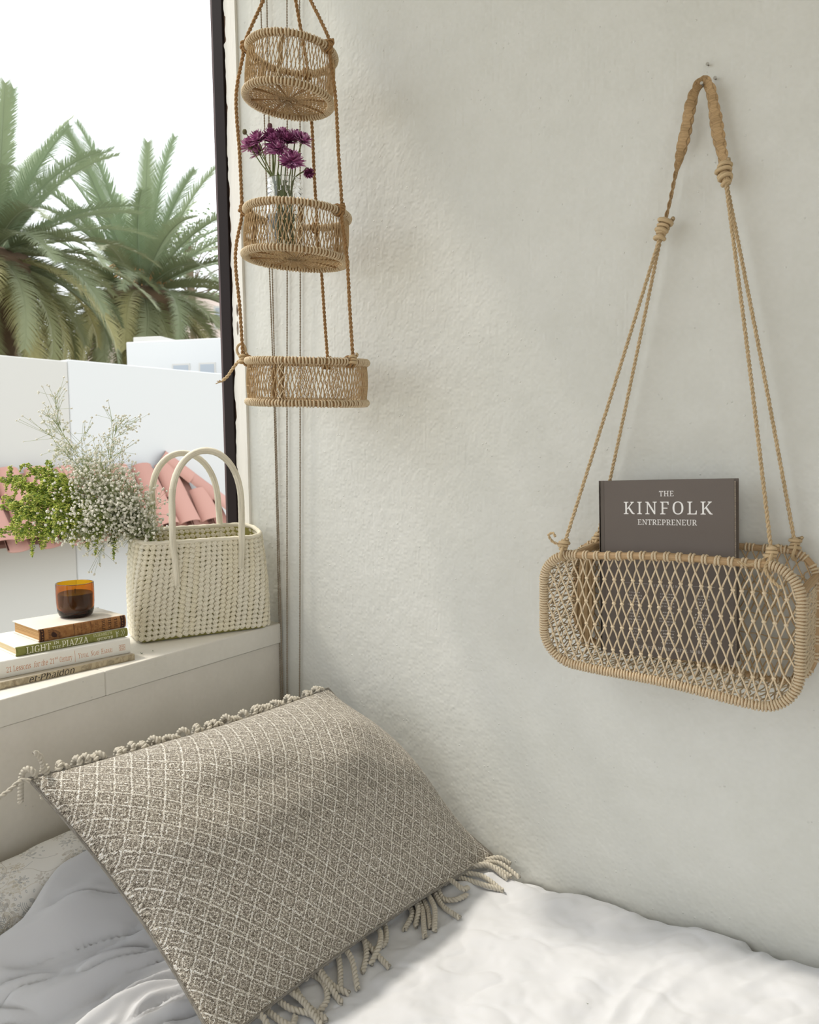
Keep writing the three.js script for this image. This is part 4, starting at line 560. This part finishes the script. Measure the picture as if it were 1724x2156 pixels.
// ---------------------------------------------------------------- rattan wall basket with its book, and the nails
{
  const t = thing('wall_basket', 'shallow rounded rattan wall basket with open knotted netting hanging from a braided strap', 'basket', [0, 0, 0]);
  const outline = (x0, x1, y0, y1, r, z, sag = 0) => (s) => {            // rounded rectangle from the top left, clockwise as the room sees it
    const a = x1 - x0 - 2 * r, b = y1 - y0 - 2 * r, q = Math.PI * r / 2, P = 2 * a + 2 * b + 4 * q; let w = ((s % 1) + 1) % 1 * P; let x, y;
    if (w < a) { x = x0 + r + w; y = y1; } else if ((w -= a) < q) { x = x1 - r + r * Math.sin(w / r); y = y1 - r + r * Math.cos(w / r); } else if ((w -= q) < b) { x = x1; y = y1 - r - w; } else if ((w -= b) < q) { x = x1 - r + r * Math.cos(w / r); y = y0 + r - r * Math.sin(w / r); } else if ((w -= q) < a) { x = x1 - r - w; y = y0; } else if ((w -= a) < q) { x = x0 + r - r * Math.sin(w / r); y = y0 + r - r * Math.cos(w / r); } else if ((w -= q) < b) { x = x0; y = y0 + r + w; } else { w -= b; x = x0 + r - r * Math.cos(w / r); y = y1 - r + r * Math.sin(w / r); }
    const k = (x - x0) / (x1 - x0), low = clamp((y1 - y) / (y1 - y0), 0, 1);
    return V(x, y + 0.006 * k * (1 - low) + low * (0.024 - 0.030 * k) * (1 - sm(0.7, 1.0, k) * 0.55) - 0.002 * Math.sin(k * 9), z + sag);
  };
  const front = outline(0.703, 1.091, 0.984, 1.184, 0.052, 0.122), back = outline(0.716, 1.098, 0.995, 1.194, 0.05, 0.016);
  const ringOf = (f, n) => { const a = []; for (let i = 0; i < n; i++) a.push(f(i / n)); return a; };
  const coil = (f, n, r, tr, keep) => { const out = []; for (let i = 0; i < n; i++) { const s = i / n; if (!keep(s, i)) continue; const p = f(s), d = f(s + 0.002).sub(f(s - 0.002)).normalize().add(V(rr(-0.12, 0.12), rr(-0.12, 0.12), 0.1)).normalize(), g = new THREE.TorusGeometry(r, tr, 5, 12); g.applyQuaternion(new THREE.Quaternion().setFromUnitVectors(V(0, 0, 1), d)); g.translate(p.x, p.y, p.z); out.push(g); } return out; };
  const fm = part(t, 'front_frame', tube(ringOf(front, 160), (k, a) => 0.0058 * (1 + 0.04 * Math.sin(k * 60)), 9, true), M.rattan);
  part(fm, 'binding', coil(front, 236, 0.0065, 0.0018, (s, i) => s > 0.27 || i % 4 < 2), M.strawPale).userData.kind = 'stuff';
  const bm = part(t, 'back_frame', tube(ringOf(back, 160), 0.0052, 9, true), M.rattan);
  part(bm, 'binding', coil(back, 210, 0.0058, 0.0017, (s, i) => i % 5 < 3), M.strawPale).userData.kind = 'stuff';
  // netting in a flat field: strands that cross and are knotted in rows
  const edgeY = (f) => { const a = ringOf(f, 400); return (x) => { let hi = -9, lo = 9; for (let i = 0; i < 400; i++) { const p = a[i], q = a[(i + 1) % 400]; if ((p.x - x) * (q.x - x) <= 0) { const k = Math.abs(q.x - p.x) < 1e-9 ? 0 : (x - p.x) / (q.x - p.x), y = p.y + k * (q.y - p.y); hi = Math.max(hi, y); lo = Math.min(lo, y); } } return [lo, hi]; }; };
  function net(f, z, x0, x1, pitch, rowsN, r, twine, bow) {
    const E = edgeY(f), list = [], n = Math.round((x1 - x0) / pitch), P = (i, v) => { const x = clamp(x0 + i * pitch + 0.0016 * noise(i * 1.9, v * 9), x0 + 0.002, x1 - 0.002), [lo, hi] = E(x); return V(x, hi + (lo - hi) * v, z + bow * Math.sin(Math.PI * v) * Math.sin(Math.PI * (x - x0) / (x1 - x0)) + 0.0008 * noise(i * 3, v * 7)); };
    for (const s of [1, -1]) for (let i = -rowsN; i <= n + rowsN; i++) {
      let run = []; for (let j = 0; j <= rowsN * 4; j++) { const v = j / (rowsN * 4), k = i + s * v * rowsN; if (k < 0.1 || k > n - 0.1) { if (run.length > 2) list.push(tube(run, r, 5, false, false)); run = []; continue; } const p = P(k, v); p.z += s * r * 0.8; run.push(p); }
      if (run.length > 2) list.push(tube(run, r, 5, false, false));
    }
    for (let j = 1; j < rowsN; j++) { const v = j / rowsN + 0.0; const line = []; for (let i = 0; i <= n; i++) { const p = P(i, v + 0.012 * noise(i * 0.7, j)); line.push(p.clone().add(V(0, 0, twine ? r : 0))); if (hash(i * 7 + j, rowsN) > 0.08) { const q = P(i + (j % 2 ? 0 : 0), v), g = new THREE.IcosahedronGeometry(r * 2.2, 1); g.scale(1.15, 0.9, 0.9); g.translate(q.x, q.y, q.z + r * 0.6); list.push(g); } } if (twine) list.push(tube(line, r * 0.8, 4, false, false)); }
    return list;
  }
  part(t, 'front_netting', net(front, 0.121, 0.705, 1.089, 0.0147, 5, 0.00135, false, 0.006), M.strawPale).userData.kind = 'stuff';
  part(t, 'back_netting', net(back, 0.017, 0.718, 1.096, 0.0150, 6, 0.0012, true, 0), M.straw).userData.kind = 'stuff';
  // the band that joins the frames round the left end, the bottom and the right end
  const band = (s0, s1, n, r, rowsN) => { const list = []; for (const s of [1, -1]) for (let i = 0; i <= n; i++) { const pts = []; for (let j = 0; j <= 8; j++) { const k = j / 8, a = s0 + (s1 - s0) * clamp((i + s * k * rowsN * 0.5 + 0.3 * noise(i, j)) / n, 0, 1); pts.push(lerpV(back(a), front(a), k)); } list.push(tube(pts, r, 4, false, false)); } for (let j = 1; j < rowsN; j++) { const pts = []; for (let i = 0; i <= n * 2; i++) pts.push(lerpV(back(s0 + (s1 - s0) * i / (n * 2)), front(s0 + (s1 - s0) * i / (n * 2)), j / rowsN + 0.03 * (i % 2 ? 1 : -1))); list.push(tube(pts, r * 1.1, 4, false, false)); } return list; };
  part(t, 'end_netting', band(0.335, 0.475, 20, 0.0012, 4), M.strawPale).userData.kind = 'stuff'; part(t, 'end_netting', band(0.84, 0.985, 17, 0.0012, 4), M.strawPale).userData.kind = 'stuff'; part(t, 'bottom_netting', band(0.475, 0.84, 36, 0.0013, 4), M.strawPale).userData.kind = 'stuff';
  for (const s of [0.325, 0.005]) part(t, 'cross_bar', tube([back(s), lerpV(back(s), front(s), 0.5).add(V(0, 0.002, 0)), front(s)], 0.006, 8), M.rattan);
  { const a = []; for (let i = 0; i < 26; i++) { const y = rr(1.04, 1.15), x = 0.742 + rr(-0.010, 0.010); a.push(tube(smooth([[x, 1.172 + rr(-0.01, 0.01), 0.03], [x + rr(-0.008, 0.008), y, 0.034 + rr(-0.004, 0.004)], [x + rr(-0.006, 0.006), 1.03 + rr(-0.02, 0.02), 0.03]], 8), rr(0.0015, 0.003), 5)); } part(t, 'straw_bundle', a, M.straw); }
  // ropes, knots and strap
  const kL = V(0.8635, 1.700, 0.026), kR = V(0.957, 1.768, 0.026);
  for (const [lo, hi] of [[V(0.738, 1.196, 0.123), kL], [V(0.7575, 1.199, 0.022), kL], [V(1.049, 1.203, 0.113), kR], [V(1.067, 1.206, 0.022), kR]]) {
    part(t, 'rope', rope([lo, lerpV(lo, hi, 0.5).add(V(0.002, 0, 0.003)), hi], 0.0029, 0.014), M.jutePale);
    part(t, 'knot', knot(lo.clone().add(V(0, 0.002, 0)), 0.0085, 3, V(0.2, 1, 0.1).normalize(), 0.34), M.jutePale);
    const ring = []; for (let i = 0; i < 16; i++) { const a = i / 16 * 6.283; ring.push(lo.clone().add(V(0.002 * Math.sin(a * 2), -0.010 + 0.013 * Math.cos(a), 0.011 * Math.sin(a)))); } part(t, 'lashing', tube(ring, 0.0024, 6, true), M.jutePale);
  }
  part(t, 'tail', rope([V(0.736, 1.198, 0.124), V(0.722, 1.203, 0.130), V(0.716, 1.214, 0.133), V(0.724, 1.218, 0.134), V(0.729, 1.212, 0.136)], 0.0022, 0.012), M.jutePale);
  part(t, 'tail', rope([V(1.049, 1.203, 0.114), V(1.035, 1.19, 0.124), V(1.02, 1.186, 0.132), V(1.008, 1.190, 0.134)], 0.0022, 0.012), M.jutePale);
  part(t, 'tail', rope([V(1.049, 1.2, 0.116), V(1.045, 1.18, 0.133), V(1.056, 1.165, 0.134), V(1.066, 1.156, 0.132)], 0.0024, 0.012), M.jutePale);
  for (const [k, ax] of [[kL, V(0.32, 0.93, 0)], [kR, V(-0.2, 0.97, 0)]]) { const a = ax.clone().normalize(); part(t, 'knot', [knot(k.clone().addScaledVector(a, 0.007), 0.0115, 3, a.clone().add(V(0.25, 0, 0.1)).normalize(), 0.3), knot(k.clone().addScaledVector(a, -0.008), 0.0095, 2, a, 0.36)], M.jutePale); }
  const sp = smooth([kL.clone().add(V(0.004, 0.012, 0)), V(0.8745, 1.742, 0.024), V(0.8815, 1.780, 0.022), V(0.889, 1.815, 0.020), V(0.8965, 1.850, 0.019), V(0.9035, 1.886, 0.019), V(0.912, 1.909, 0.018), V(0.9213, 1.9165, 0.017), V(0.9305, 1.9045, 0.018), V(0.9385, 1.868, 0.019), V(0.9455, 1.828, 0.021), V(0.953, 1.795, 0.023), kR.clone().add(V(-0.001, 0.012, 0))], 130);
  // flat braid of three flat strips; it turns edge-on where it leaves the left knot
  const F = frames(sp), strips = [], lenAt = (i) => i / 130;
  for (let b = 0; b < 3; b++) {
    const g = surface(8, 130, (u, v) => {
      const i = Math.round(v * 130), ph = v * 2 * Math.PI * 8 + b * 2 * Math.PI / 3, T = F[i][0], flat = sm(0.16, 0.36, v) * (1 - 0.25 * sm(0.85, 1, v)), across = V(0, 0, 1).cross(T).normalize();
      const turn = (1 - flat) * 1.5 + 0.55 * Math.exp(-Math.pow((v - 0.56) / 0.07, 2)) * 2.0, A = across.clone().multiplyScalar(Math.cos(turn)).addScaledVector(V(0, 0, 1), Math.sin(turn)), Nn = T.clone().cross(A), w = 0.0088 * (0.6 + 0.4 * flat) * (1 + 0.12 * noise(v * 14, 3)), a = u * 2 * Math.PI;
      return sp[i].clone().addScaledVector(A, Math.sin(ph) * w * 0.36 + Math.cos(a) * w * 0.7).addScaledVector(Nn, Math.cos(2 * ph) * 0.0011 + Math.sin(a) * 0.0011);
    });
    strips.push(g);
  }
  const strap = part(t, 'strap', strips, M.jute, 'flat braided straw strap');
  strap.material = std(lin(0.50, 0.345, 0.18), 0.8, { map: rep(strawTone, 1, 10), side: THREE.DoubleSide });

  // the tall grey book standing in the basket
  const W = 0.212, H = 0.282, D = 0.034, b = thing('coffee_table_book', 'tall dark grey hardcover book with white cover lettering standing in the wall basket', 'book', [0.786, 1.018, 0.052], 0);
  b.rotation.set(-0.03, 0.0, 0.03, 'XYZ');
  const cov = canvasTex(1024, 1362, (g, w, h) => {
    g.fillStyle = '#6b625b'; g.fillRect(0, 0, w, h); for (let i = 0; i < 26000; i++) { g.fillStyle = rnd() > 0.5 ? 'rgba(130,120,112,0.10)' : 'rgba(60,52,46,0.10)'; g.fillRect(rnd() * w, rnd() * h, 3, 1.4); }
    g.fillStyle = '#f4f2ee'; g.textAlign = 'center'; g.textBaseline = 'alphabetic';
    const spaced = (s, cx, y, font, width) => { g.font = font; const ws = [...s].map((c) => g.measureText(c).width), tot = ws.reduce((a, c) => a + c, 0), gap = (width - tot) / Math.max(1, s.length - 1); let x = cx - width / 2; [...s].forEach((c, i) => { g.textAlign = 'left'; g.fillText(c, x, y); x += ws[i] + gap; }); };
    spaced('THE', w * 0.5, h * 0.092, '56px serif', 118); spaced('KINFOLK', w * 0.5, h * 0.192, '134px serif', 705); spaced('ENTREPRENEUR', w * 0.5, h * 0.252, '58px serif', 470);
    g.globalAlpha = 0.75; spaced('FEATURING', w * 0.5, h * 0.60, '26px serif', 220); g.fillRect(w * 0.14, h * 0.585, w * 0.22, 2); g.fillRect(w * 0.64, h * 0.585, w * 0.22, 2);
    for (const cx of [0.24, 0.5, 0.76]) for (let k = 0; k < 17; k++) { if (k % 6 === 5) continue; const l = rr(60, 130); for (let x = -l / 2; x < l / 2; x += rr(8, 15)) g.fillRect(w * cx + x, h * (0.635 + 0.0172 * k), rr(3, 7), rr(6, 11)); }
    spaced('IDEAS FOR MEANINGFUL WORK', w * 0.5, h * 0.955, '30px serif', 560);
  });
  const cloth = std(lin(0.155, 0.13, 0.11), 0.75), coverM = std('#ffffff', 0.7, { map: cov });
  part(b, 'back_cover', box(0, 0, 0, W, H, 0.0028, 0.001), cloth); part(b, 'front_cover', box(0.011, 0, D - 0.0028, W, H, D, 0.001), cloth);
  const face = new THREE.PlaneGeometry(W - 0.0116, H - 0.0006); face.translate((W + 0.011) / 2, H / 2, D + 0.00015); part(b, 'cover_print', face, coverM);
  part(b, 'page_block', box(0.004, 0.004, 0.003, W - 0.004, H - 0.004, D - 0.003), pages([215, 205, 190], [150, 138, 124]));
  const sw = surface(8, 20, (u, v) => { const a = u * Math.PI; return V(0.003 - 0.0035 * Math.sin(a) , H * v, D / 2 + (D / 2) * Math.cos(a)); }); part(b, 'spine', [sw, box(0.0035, 0, D - 0.004, 0.0105, H, D - 0.0022, 0.0006)], Object.assign(cloth.clone(), { side: THREE.DoubleSide }));
  for (const [x, y, label] of [[0.924, 1.945, 'small painted-over nail higher on the wall above the braided strap'], [0.9355, 1.9215, 'small nail in the wall just right of the top of the braided strap'], [0.9205, 1.9105, 'nail under the bend of the braided strap that carries the wall basket']]) {
    const n = thing('wall_nail', label, 'nail', [x, y, 0]), under = y < 1.915, L = under ? 0.026 : 0.007;
    part(n, 'shank', new THREE.CylinderGeometry(0.0013, 0.0013, L, 10).rotateX(Math.PI / 2).translate(0, 0, L / 2 - 0.0005), std(lin(0.3, 0.28, 0.25), 0.4, { metalness: 0.6 })); part(n, 'head', new THREE.CylinderGeometry(0.0022, 0.0026, 0.001, 14).rotateX(Math.PI / 2).translate(0, 0, L), std(lin(0.45, 0.43, 0.38), 0.45, { metalness: 0.3 }));
  }
}

// ---------------------------------------------------------------- outside
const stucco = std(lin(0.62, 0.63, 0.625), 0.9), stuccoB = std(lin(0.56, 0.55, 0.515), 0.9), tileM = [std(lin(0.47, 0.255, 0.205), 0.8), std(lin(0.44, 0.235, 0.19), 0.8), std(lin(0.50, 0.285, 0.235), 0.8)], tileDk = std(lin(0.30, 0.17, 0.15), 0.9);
struct('ground', box(-80, -3.6, -80, 60, -3.4, 60), std(lin(0.34, 0.33, 0.27), 0.95));
{
  const h = thing('neighbour_house', 'white stucco house with flat parapet and a pink tiled skirt roof outside the window', 'house', [-5.27, -3.4, -3.035]);
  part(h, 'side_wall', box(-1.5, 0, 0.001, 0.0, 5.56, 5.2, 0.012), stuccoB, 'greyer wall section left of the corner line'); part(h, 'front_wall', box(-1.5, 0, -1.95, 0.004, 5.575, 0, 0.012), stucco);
  // skirt roof: local y of the ridge line and the eave
  const top = V(0.0, 4.56, 0), eave = V(0.33, 4.03, 0), down = eave.clone().sub(top), L = down.length(), dir = down.clone().normalize(), up = V(dir.y, -dir.x, 0).multiplyScalar(-1); if (up.y < 0) up.negate();
  const R = new THREE.Group(); R.name = 'skirt_roof'; h.add(R);
  const barrel = (len, r0, r1, cup) => surface(9, 6, (u, v) => { const a = (u - 0.5) * Math.PI * 0.98, r = r0 + (r1 - r0) * v; return V(r * Math.sin(a), (cup ? -1 : 1) * r * 0.62 * Math.cos(a), len * v); });
  const thick = (len, r0, r1, cup) => { const a = barrel(len, r0, r1, cup), b = barrel(len, r0 - 0.014, r1 - 0.014, cup); const rimE = surface(9, 1, (u, v) => { const t = (u - 0.5) * Math.PI * 0.98, r = r1 - 0.014 * v; return V(r * Math.sin(t), (cup ? -1 : 1) * r * 0.62 * Math.cos(t), len); }); return merge([a, b, rimE]); };
  const covers = [thick(0.36, 0.108, 0.128, false), thick(0.36, 0.11, 0.13, false)], pans = [thick(0.41, 0.085, 0.1, true)];
  for (const m of [...tileM, tileDk]) m.side = THREE.DoubleSide;
  const place = (geo, mat, z, t, lift, turn = 0) => { const m = part(R, 'tile', geo, mat); const X = V(0, 0, -1), Z = dir.clone().applyAxisAngle(up, turn), Y = Z.clone().cross(X.applyAxisAngle(up, turn)).normalize(); m.quaternion.setFromRotationMatrix(new THREE.Matrix4().makeBasis(X, Y, Z)); m.position.copy(top).addScaledVector(dir, t).addScaledVector(up, lift).add(V(0, 0, z)); };
  for (let i = -7; i < 7; i++) {
    const z = -0.02 - i * 0.27 + 0.14;
    for (let row = 0; row < 2; row++) { const t0 = row * L * 0.5, hipT = z < -1.02 ? (-1.02 - z) / 0.51 * L : 0; if (hipT > t0 + 0.2) continue; place(covers[(i + row) & 1], tileM[(hash(i + 20, row) * 3) | 0], z + rr(-0.005, 0.005), t0 - 0.01, 0.075 + 0.014 * row); }
    for (let row = 0; row < 2; row++) { const t0 = row * L * 0.5, zp = z - 0.135, hipT = zp < -1.02 ? (-1.02 - zp) / 0.51 * L : 0; if (hipT > t0 + 0.2) continue; place(pans[0], tileM[(hash(i + 50, row) * 3) | 0], zp, t0 - 0.005, 0.072 + 0.012 * row); }
  }
  part(R, 'roof_bed', [(() => { const s = new THREE.Shape(); s.moveTo(0, 0); s.lineTo(0.0, 0.52); s.lineTo(0.31, 0.03); s.lineTo(0.31, 0); s.closePath(); const g = new THREE.ExtrudeGeometry(s, { depth: 3.1, bevelEnabled: false }); g.translate(0, 4.0, -1.05); return g; })(), (() => { const a = [V(0, 4.52, -1.05), V(0, 4.0, -1.05), V(0.31, 4.0, -1.05), V(0, 4.0, -1.56), V(0.31, 4.0, -1.56), V(0.31, 4.03, -1.05), V(0.31, 4.03, -1.56)], g = new THREE.BufferGeometry(); const tri = [0, 5, 6, 0, 6, 3, 3, 6, 4, 1, 3, 4, 1, 4, 2, 5, 2, 4, 5, 4, 6], pos = []; for (const k of tri) pos.push(a[k].x, a[k].y, a[k].z); g.setAttribute('position', new THREE.Float32BufferAttribute(pos, 3)); g.computeVertexNormals(); return g; })()], tileDk);
  const hA = V(0.02, 4.70, -1.0), hB = V(0.36, 4.12, -1.58), hd = hB.clone().sub(hA), hl = hd.length(); hd.normalize();
  for (let k = 0; k < 3; k++) { const m = part(R, 'ridge_tile', covers[0], tileM[k]); const X = V(0.45, 0.1, 0.9).cross(V(0, 1, 0)).cross(hd), Y0 = V(0.5, 0.8, -0.15), X0 = Y0.clone().cross(hd).normalize(), Y = hd.clone().cross(X0); m.quaternion.setFromRotationMatrix(new THREE.Matrix4().makeBasis(X0, Y, hd)); m.position.copy(hA).addScaledVector(hd, k * hl / 3 - 0.03).add(V(0, -0.02 + 0.012 * k, 0)); }
  // vent dish on the parapet at the far left
  const d = thing('roof_vent', 'rounded pale vent cap on the parapet at the left edge of the window view', 'vent', [-5.6, 2.16, -2.42]); part(d, 'cap', new THREE.LatheGeometry([[0.001, 0.15], [0.06, 0.14], [0.1, 0.1], [0.115, 0.05], [0.1, 0.03], [0.06, 0.028]].map((p) => new THREE.Vector2(...p)), 28), stucco); part(d, 'pipe', new THREE.CylinderGeometry(0.055, 0.055, 0.06, 18).translate(0, 0.03, 0), stuccoB);
}
{
  const a = V(-7.25, 2.70, -5.18), e = V(-6.02, 2.70, -5.635), d = e.clone().sub(a).normalize(), turn = Math.atan2(-d.z, d.x), len = 2.6;
  const h = thing('low_white_house', 'low white house with a square chimney behind the tiled house', 'house', [a.x, -3.4, a.z], turn);
  const w = part(h, 'wall', box(0, 0, -1.2, len, 6.1, 0, 0.015), stucco); part(h, 'chimney', box(0.04, 6.09, -0.5, 0.42, 6.17, -0.1, 0.01), stuccoB);
  const glass = std(lin(0.36, 0.4, 0.44), 0.2); for (const [x0, x1] of [[0.62, 0.86], [0.98, 1.2]]) { const f = part(h, 'window', box(x0, 5.25, -0.02, x1, 5.81, 0.008), stuccoB); part(f, 'pane', box(x0 + 0.02, 5.27, 0.0, x1 - 0.02, 5.79, 0.011), glass); }
}
{ // houses far beyond the palms
  const p = V(-30.2, 8.56, -26.7), h = thing('distant_house', 'pale pink house far behind the right palm', 'house', [p.x - 4, -3.4, p.z - 4], 0.5); part(h, 'wall', box(-5, 0, -3, 6, p.y + 3.4 + 0.8, 3, 0.05), std(lin(0.74, 0.62, 0.56), 0.9)); part(h, 'roof', box(-5.2, p.y + 4.2, -3.2, 6.2, p.y + 4.4, 3.2, 0.05), stuccoB);
  for (const x of [-3, -0.5, 2, 4.4]) { const f = part(h, 'window', box(x, p.y + 2.5, 2.98, x + 1.0, p.y + 3.7, 3.04), stuccoB); part(f, 'pane', box(x + 0.1, p.y + 2.6, 3.0, x + 0.9, p.y + 3.6, 3.06), std(lin(0.3, 0.33, 0.36), 0.3)); }
  const q = V(-40.3, 13.2, -20.2), k = thing('distant_house', 'pale house with a brown chimney far behind the left palm', 'house', [q.x, -3.4, q.z], 0.6); part(k, 'wall', box(-4, 0, -3, 3, q.y + 3.4 + 0.9, 3, 0.05), stucco); part(k, 'roof', (() => { const s = new THREE.Shape(); s.moveTo(-4.3, 0); s.lineTo(-0.5, 1.5); s.lineTo(3.3, 0); s.closePath(); const g = new THREE.ExtrudeGeometry(s, { depth: 6.4, bevelEnabled: false }); g.translate(0, q.y + 4.3, -3.2); return g; })(), std(lin(0.42, 0.38, 0.34), 0.9)); part(k, 'chimney', box(1.7, q.y + 4.2, 0.2, 2.35, q.y + 6.6, 0.85, 0.02), std(lin(0.42, 0.34, 0.25), 0.9));
}
{ // palms
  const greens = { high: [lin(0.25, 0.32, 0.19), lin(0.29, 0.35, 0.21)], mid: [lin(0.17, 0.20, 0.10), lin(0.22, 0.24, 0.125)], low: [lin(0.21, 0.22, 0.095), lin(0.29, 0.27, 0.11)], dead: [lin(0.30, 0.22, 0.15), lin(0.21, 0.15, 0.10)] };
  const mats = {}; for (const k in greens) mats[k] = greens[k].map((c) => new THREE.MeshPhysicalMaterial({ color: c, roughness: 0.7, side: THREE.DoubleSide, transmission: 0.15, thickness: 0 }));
  function frond(L, bend, n, wid) {                    // x along the rachis, y up; leaflets in a shallow V
    const pts = [], ang = []; let x = 0, y = 0, a = 0; const N = 24; for (let i = 0; i <= N; i++) { pts.push(V(x, y, 0)); ang.push(a); x += L / N * Math.cos(a); y += L / N * Math.sin(a); a -= bend / N * (0.35 + 1.3 * i / N); }
    const pos = [], nor = [], tri = (p, q, r) => { const m = q.clone().sub(p).cross(r.clone().sub(p)).normalize(); for (const k of [p, q, r]) { pos.push(k.x, k.y, k.z); nor.push(m.x, m.y, m.z); } };
    for (let i = 0; i < n; i++) for (const s of [-1, 1]) {
      const t = 0.1 + 0.9 * (i + 0.5 * (s > 0)) / n, k = Math.min(N - 1, Math.floor(t * N)), w = t * N - k, p = lerpV(pts[k], pts[k + 1], clamp(w, 0, 1)), an = ang[k], l = wid * Math.pow(Math.sin(Math.PI * (0.1 + 0.84 * t)), 0.6) * rr(0.85, 1.1);
      const T = V(Math.cos(an), Math.sin(an), 0), U = V(-Math.sin(an), Math.cos(an), 0), fwd = 0.75 + 0.5 * t, d = T.clone().multiplyScalar(fwd).addScaledVector(V(0, 0, s), 1).addScaledVector(U, 0.42 - 0.15 * t + rr(-0.12, 0.12)).normalize(), mid = p.clone().addScaledVector(d, l * 0.55), tip = p.clone().addScaledVector(d, l).add(V(0, -l * 0.13, 0)), h = T.clone().multiplyScalar(L / n * 0.55);
      tri(p.clone().sub(h), p.clone().add(h), mid.clone().add(h.clone().multiplyScalar(0.8))); tri(p.clone().sub(h), mid.clone().add(h.clone().multiplyScalar(0.8)), mid.clone().sub(h.clone().multiplyScalar(0.5))); tri(mid.clone().sub(h.clone().multiplyScalar(0.5)), mid.clone().add(h.clone().multiplyScalar(0.8)), tip);
    }
    const g = new THREE.BufferGeometry(); g.setAttribute('position', new THREE.Float32BufferAttribute(pos, 3)); g.setAttribute('normal', new THREE.Float32BufferAttribute(nor, 3));
    return merge([g, tube(pts, (t) => L * 0.009 * (1.1 - t), 4, false, false)]);
  }
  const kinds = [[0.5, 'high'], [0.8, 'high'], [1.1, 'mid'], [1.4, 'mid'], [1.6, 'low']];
  function palm(x, y, z, size, n, label, seed0, dates) {
    seed = seed0; const c = V(x, y, z), g = thing('palm_tree', label, 'palm tree', [c.x, -3.4, c.z]), H = c.y + 3.4;
    const prof = []; for (let i = 0; i <= 40; i++) prof.push(new THREE.Vector2((0.3 + 0.05 * (i % 2) + (i > 33 ? 0.05 * (i - 33) : 0)) * size, (H - 0.1) * i / 40)); prof.push(new THREE.Vector2(0.01, H + 0.1)); part(g, 'trunk', new THREE.LatheGeometry(prof, 18), std(lin(0.16, 0.105, 0.065), 0.95));
    const base = kinds.map(([b]) => [0, 1].map(() => frond(2.75 * size * rr(0.95, 1.05), b, 84, 0.44 * size)));
    for (let i = 0; i < n; i++) {
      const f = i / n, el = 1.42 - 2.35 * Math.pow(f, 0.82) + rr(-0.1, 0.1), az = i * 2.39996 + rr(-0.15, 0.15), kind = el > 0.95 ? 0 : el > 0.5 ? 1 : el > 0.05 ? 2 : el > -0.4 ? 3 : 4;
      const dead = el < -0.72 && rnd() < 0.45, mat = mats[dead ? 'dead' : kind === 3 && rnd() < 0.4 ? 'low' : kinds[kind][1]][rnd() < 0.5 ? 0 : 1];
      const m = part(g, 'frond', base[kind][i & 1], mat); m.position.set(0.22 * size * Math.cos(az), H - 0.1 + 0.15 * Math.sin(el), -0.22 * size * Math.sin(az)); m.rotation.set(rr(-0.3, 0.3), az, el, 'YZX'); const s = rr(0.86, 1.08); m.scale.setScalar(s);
    }
    if (dates) for (let k = 0; k < 9; k++) { const a = k / 9 * 6.28, o = []; for (let q = 0; q < 14; q++) { const e = V(Math.cos(a) * rr(0.3, 0.75), rr(-0.1, 0.55), Math.sin(a) * rr(0.3, 0.75)).multiplyScalar(size); o.push(tube(smooth([[0, H, 0], [e.x * 0.6, H + e.y, e.z * 0.6], [e.x, H + e.y - 0.15, e.z]], 8), 0.014, 4)); } part(g, 'date_stalk', o, std(lin(0.62, 0.31, 0.11), 0.8)); }
    return g;
  }
  palm(-12.1, 4.72, -6.3, 0.93, 100, 'large date palm with drooping lower fronds at the left of the window view', 77, false);
  palm(-14.6, 5.15, -11.3, 1.2, 88, 'smaller pale date palm with orange fruit stalks beside the window frame', 311, true);
  const b = V(-17.66, 7.37, -15.6), tr = thing('background_tree', 'airy pale green tree behind the right palm near the window frame', 'tree', [b.x, -3.4, b.z]), leaves = [], tw = [tube(smooth([[0, 0, 0], [0.1, (b.y + 3.4) * 0.6, 0], [0, b.y + 3.4, 0.1]], 14), 0.12, 7)];
  for (let i = 0; i < 26; i++) { const e = V(rr(-1.3, 1.3), b.y + 3.4 + rr(-1.2, 0.8), rr(-1.2, 1.2)); tw.push(tube(smooth([[0, b.y + 2.0, 0], [e.x * 0.4, e.y - 0.3, e.z * 0.4], e], 8), 0.02, 4)); for (let k = 0; k < 34; k++) { const g = new THREE.TetrahedronGeometry(rr(0.05, 0.09)); g.scale(1, 0.4, 1); g.rotateY(rnd() * 6); g.translate(e.x + rr(-0.4, 0.4), e.y + rr(-0.4, 0.4), e.z + rr(-0.4, 0.4)); leaves.push(g); } }
  part(tr, 'branches', tw, std(lin(0.2, 0.15, 0.1), 0.9)); part(tr, 'foliage', leaves, std(lin(0.26, 0.36, 0.16), 0.8)).userData.kind = 'stuff';
}
scene.traverse((o) => { if (o.isMesh) { o.castShadow = true; o.receiveShadow = true; } });
renderer.render(scene, camera);
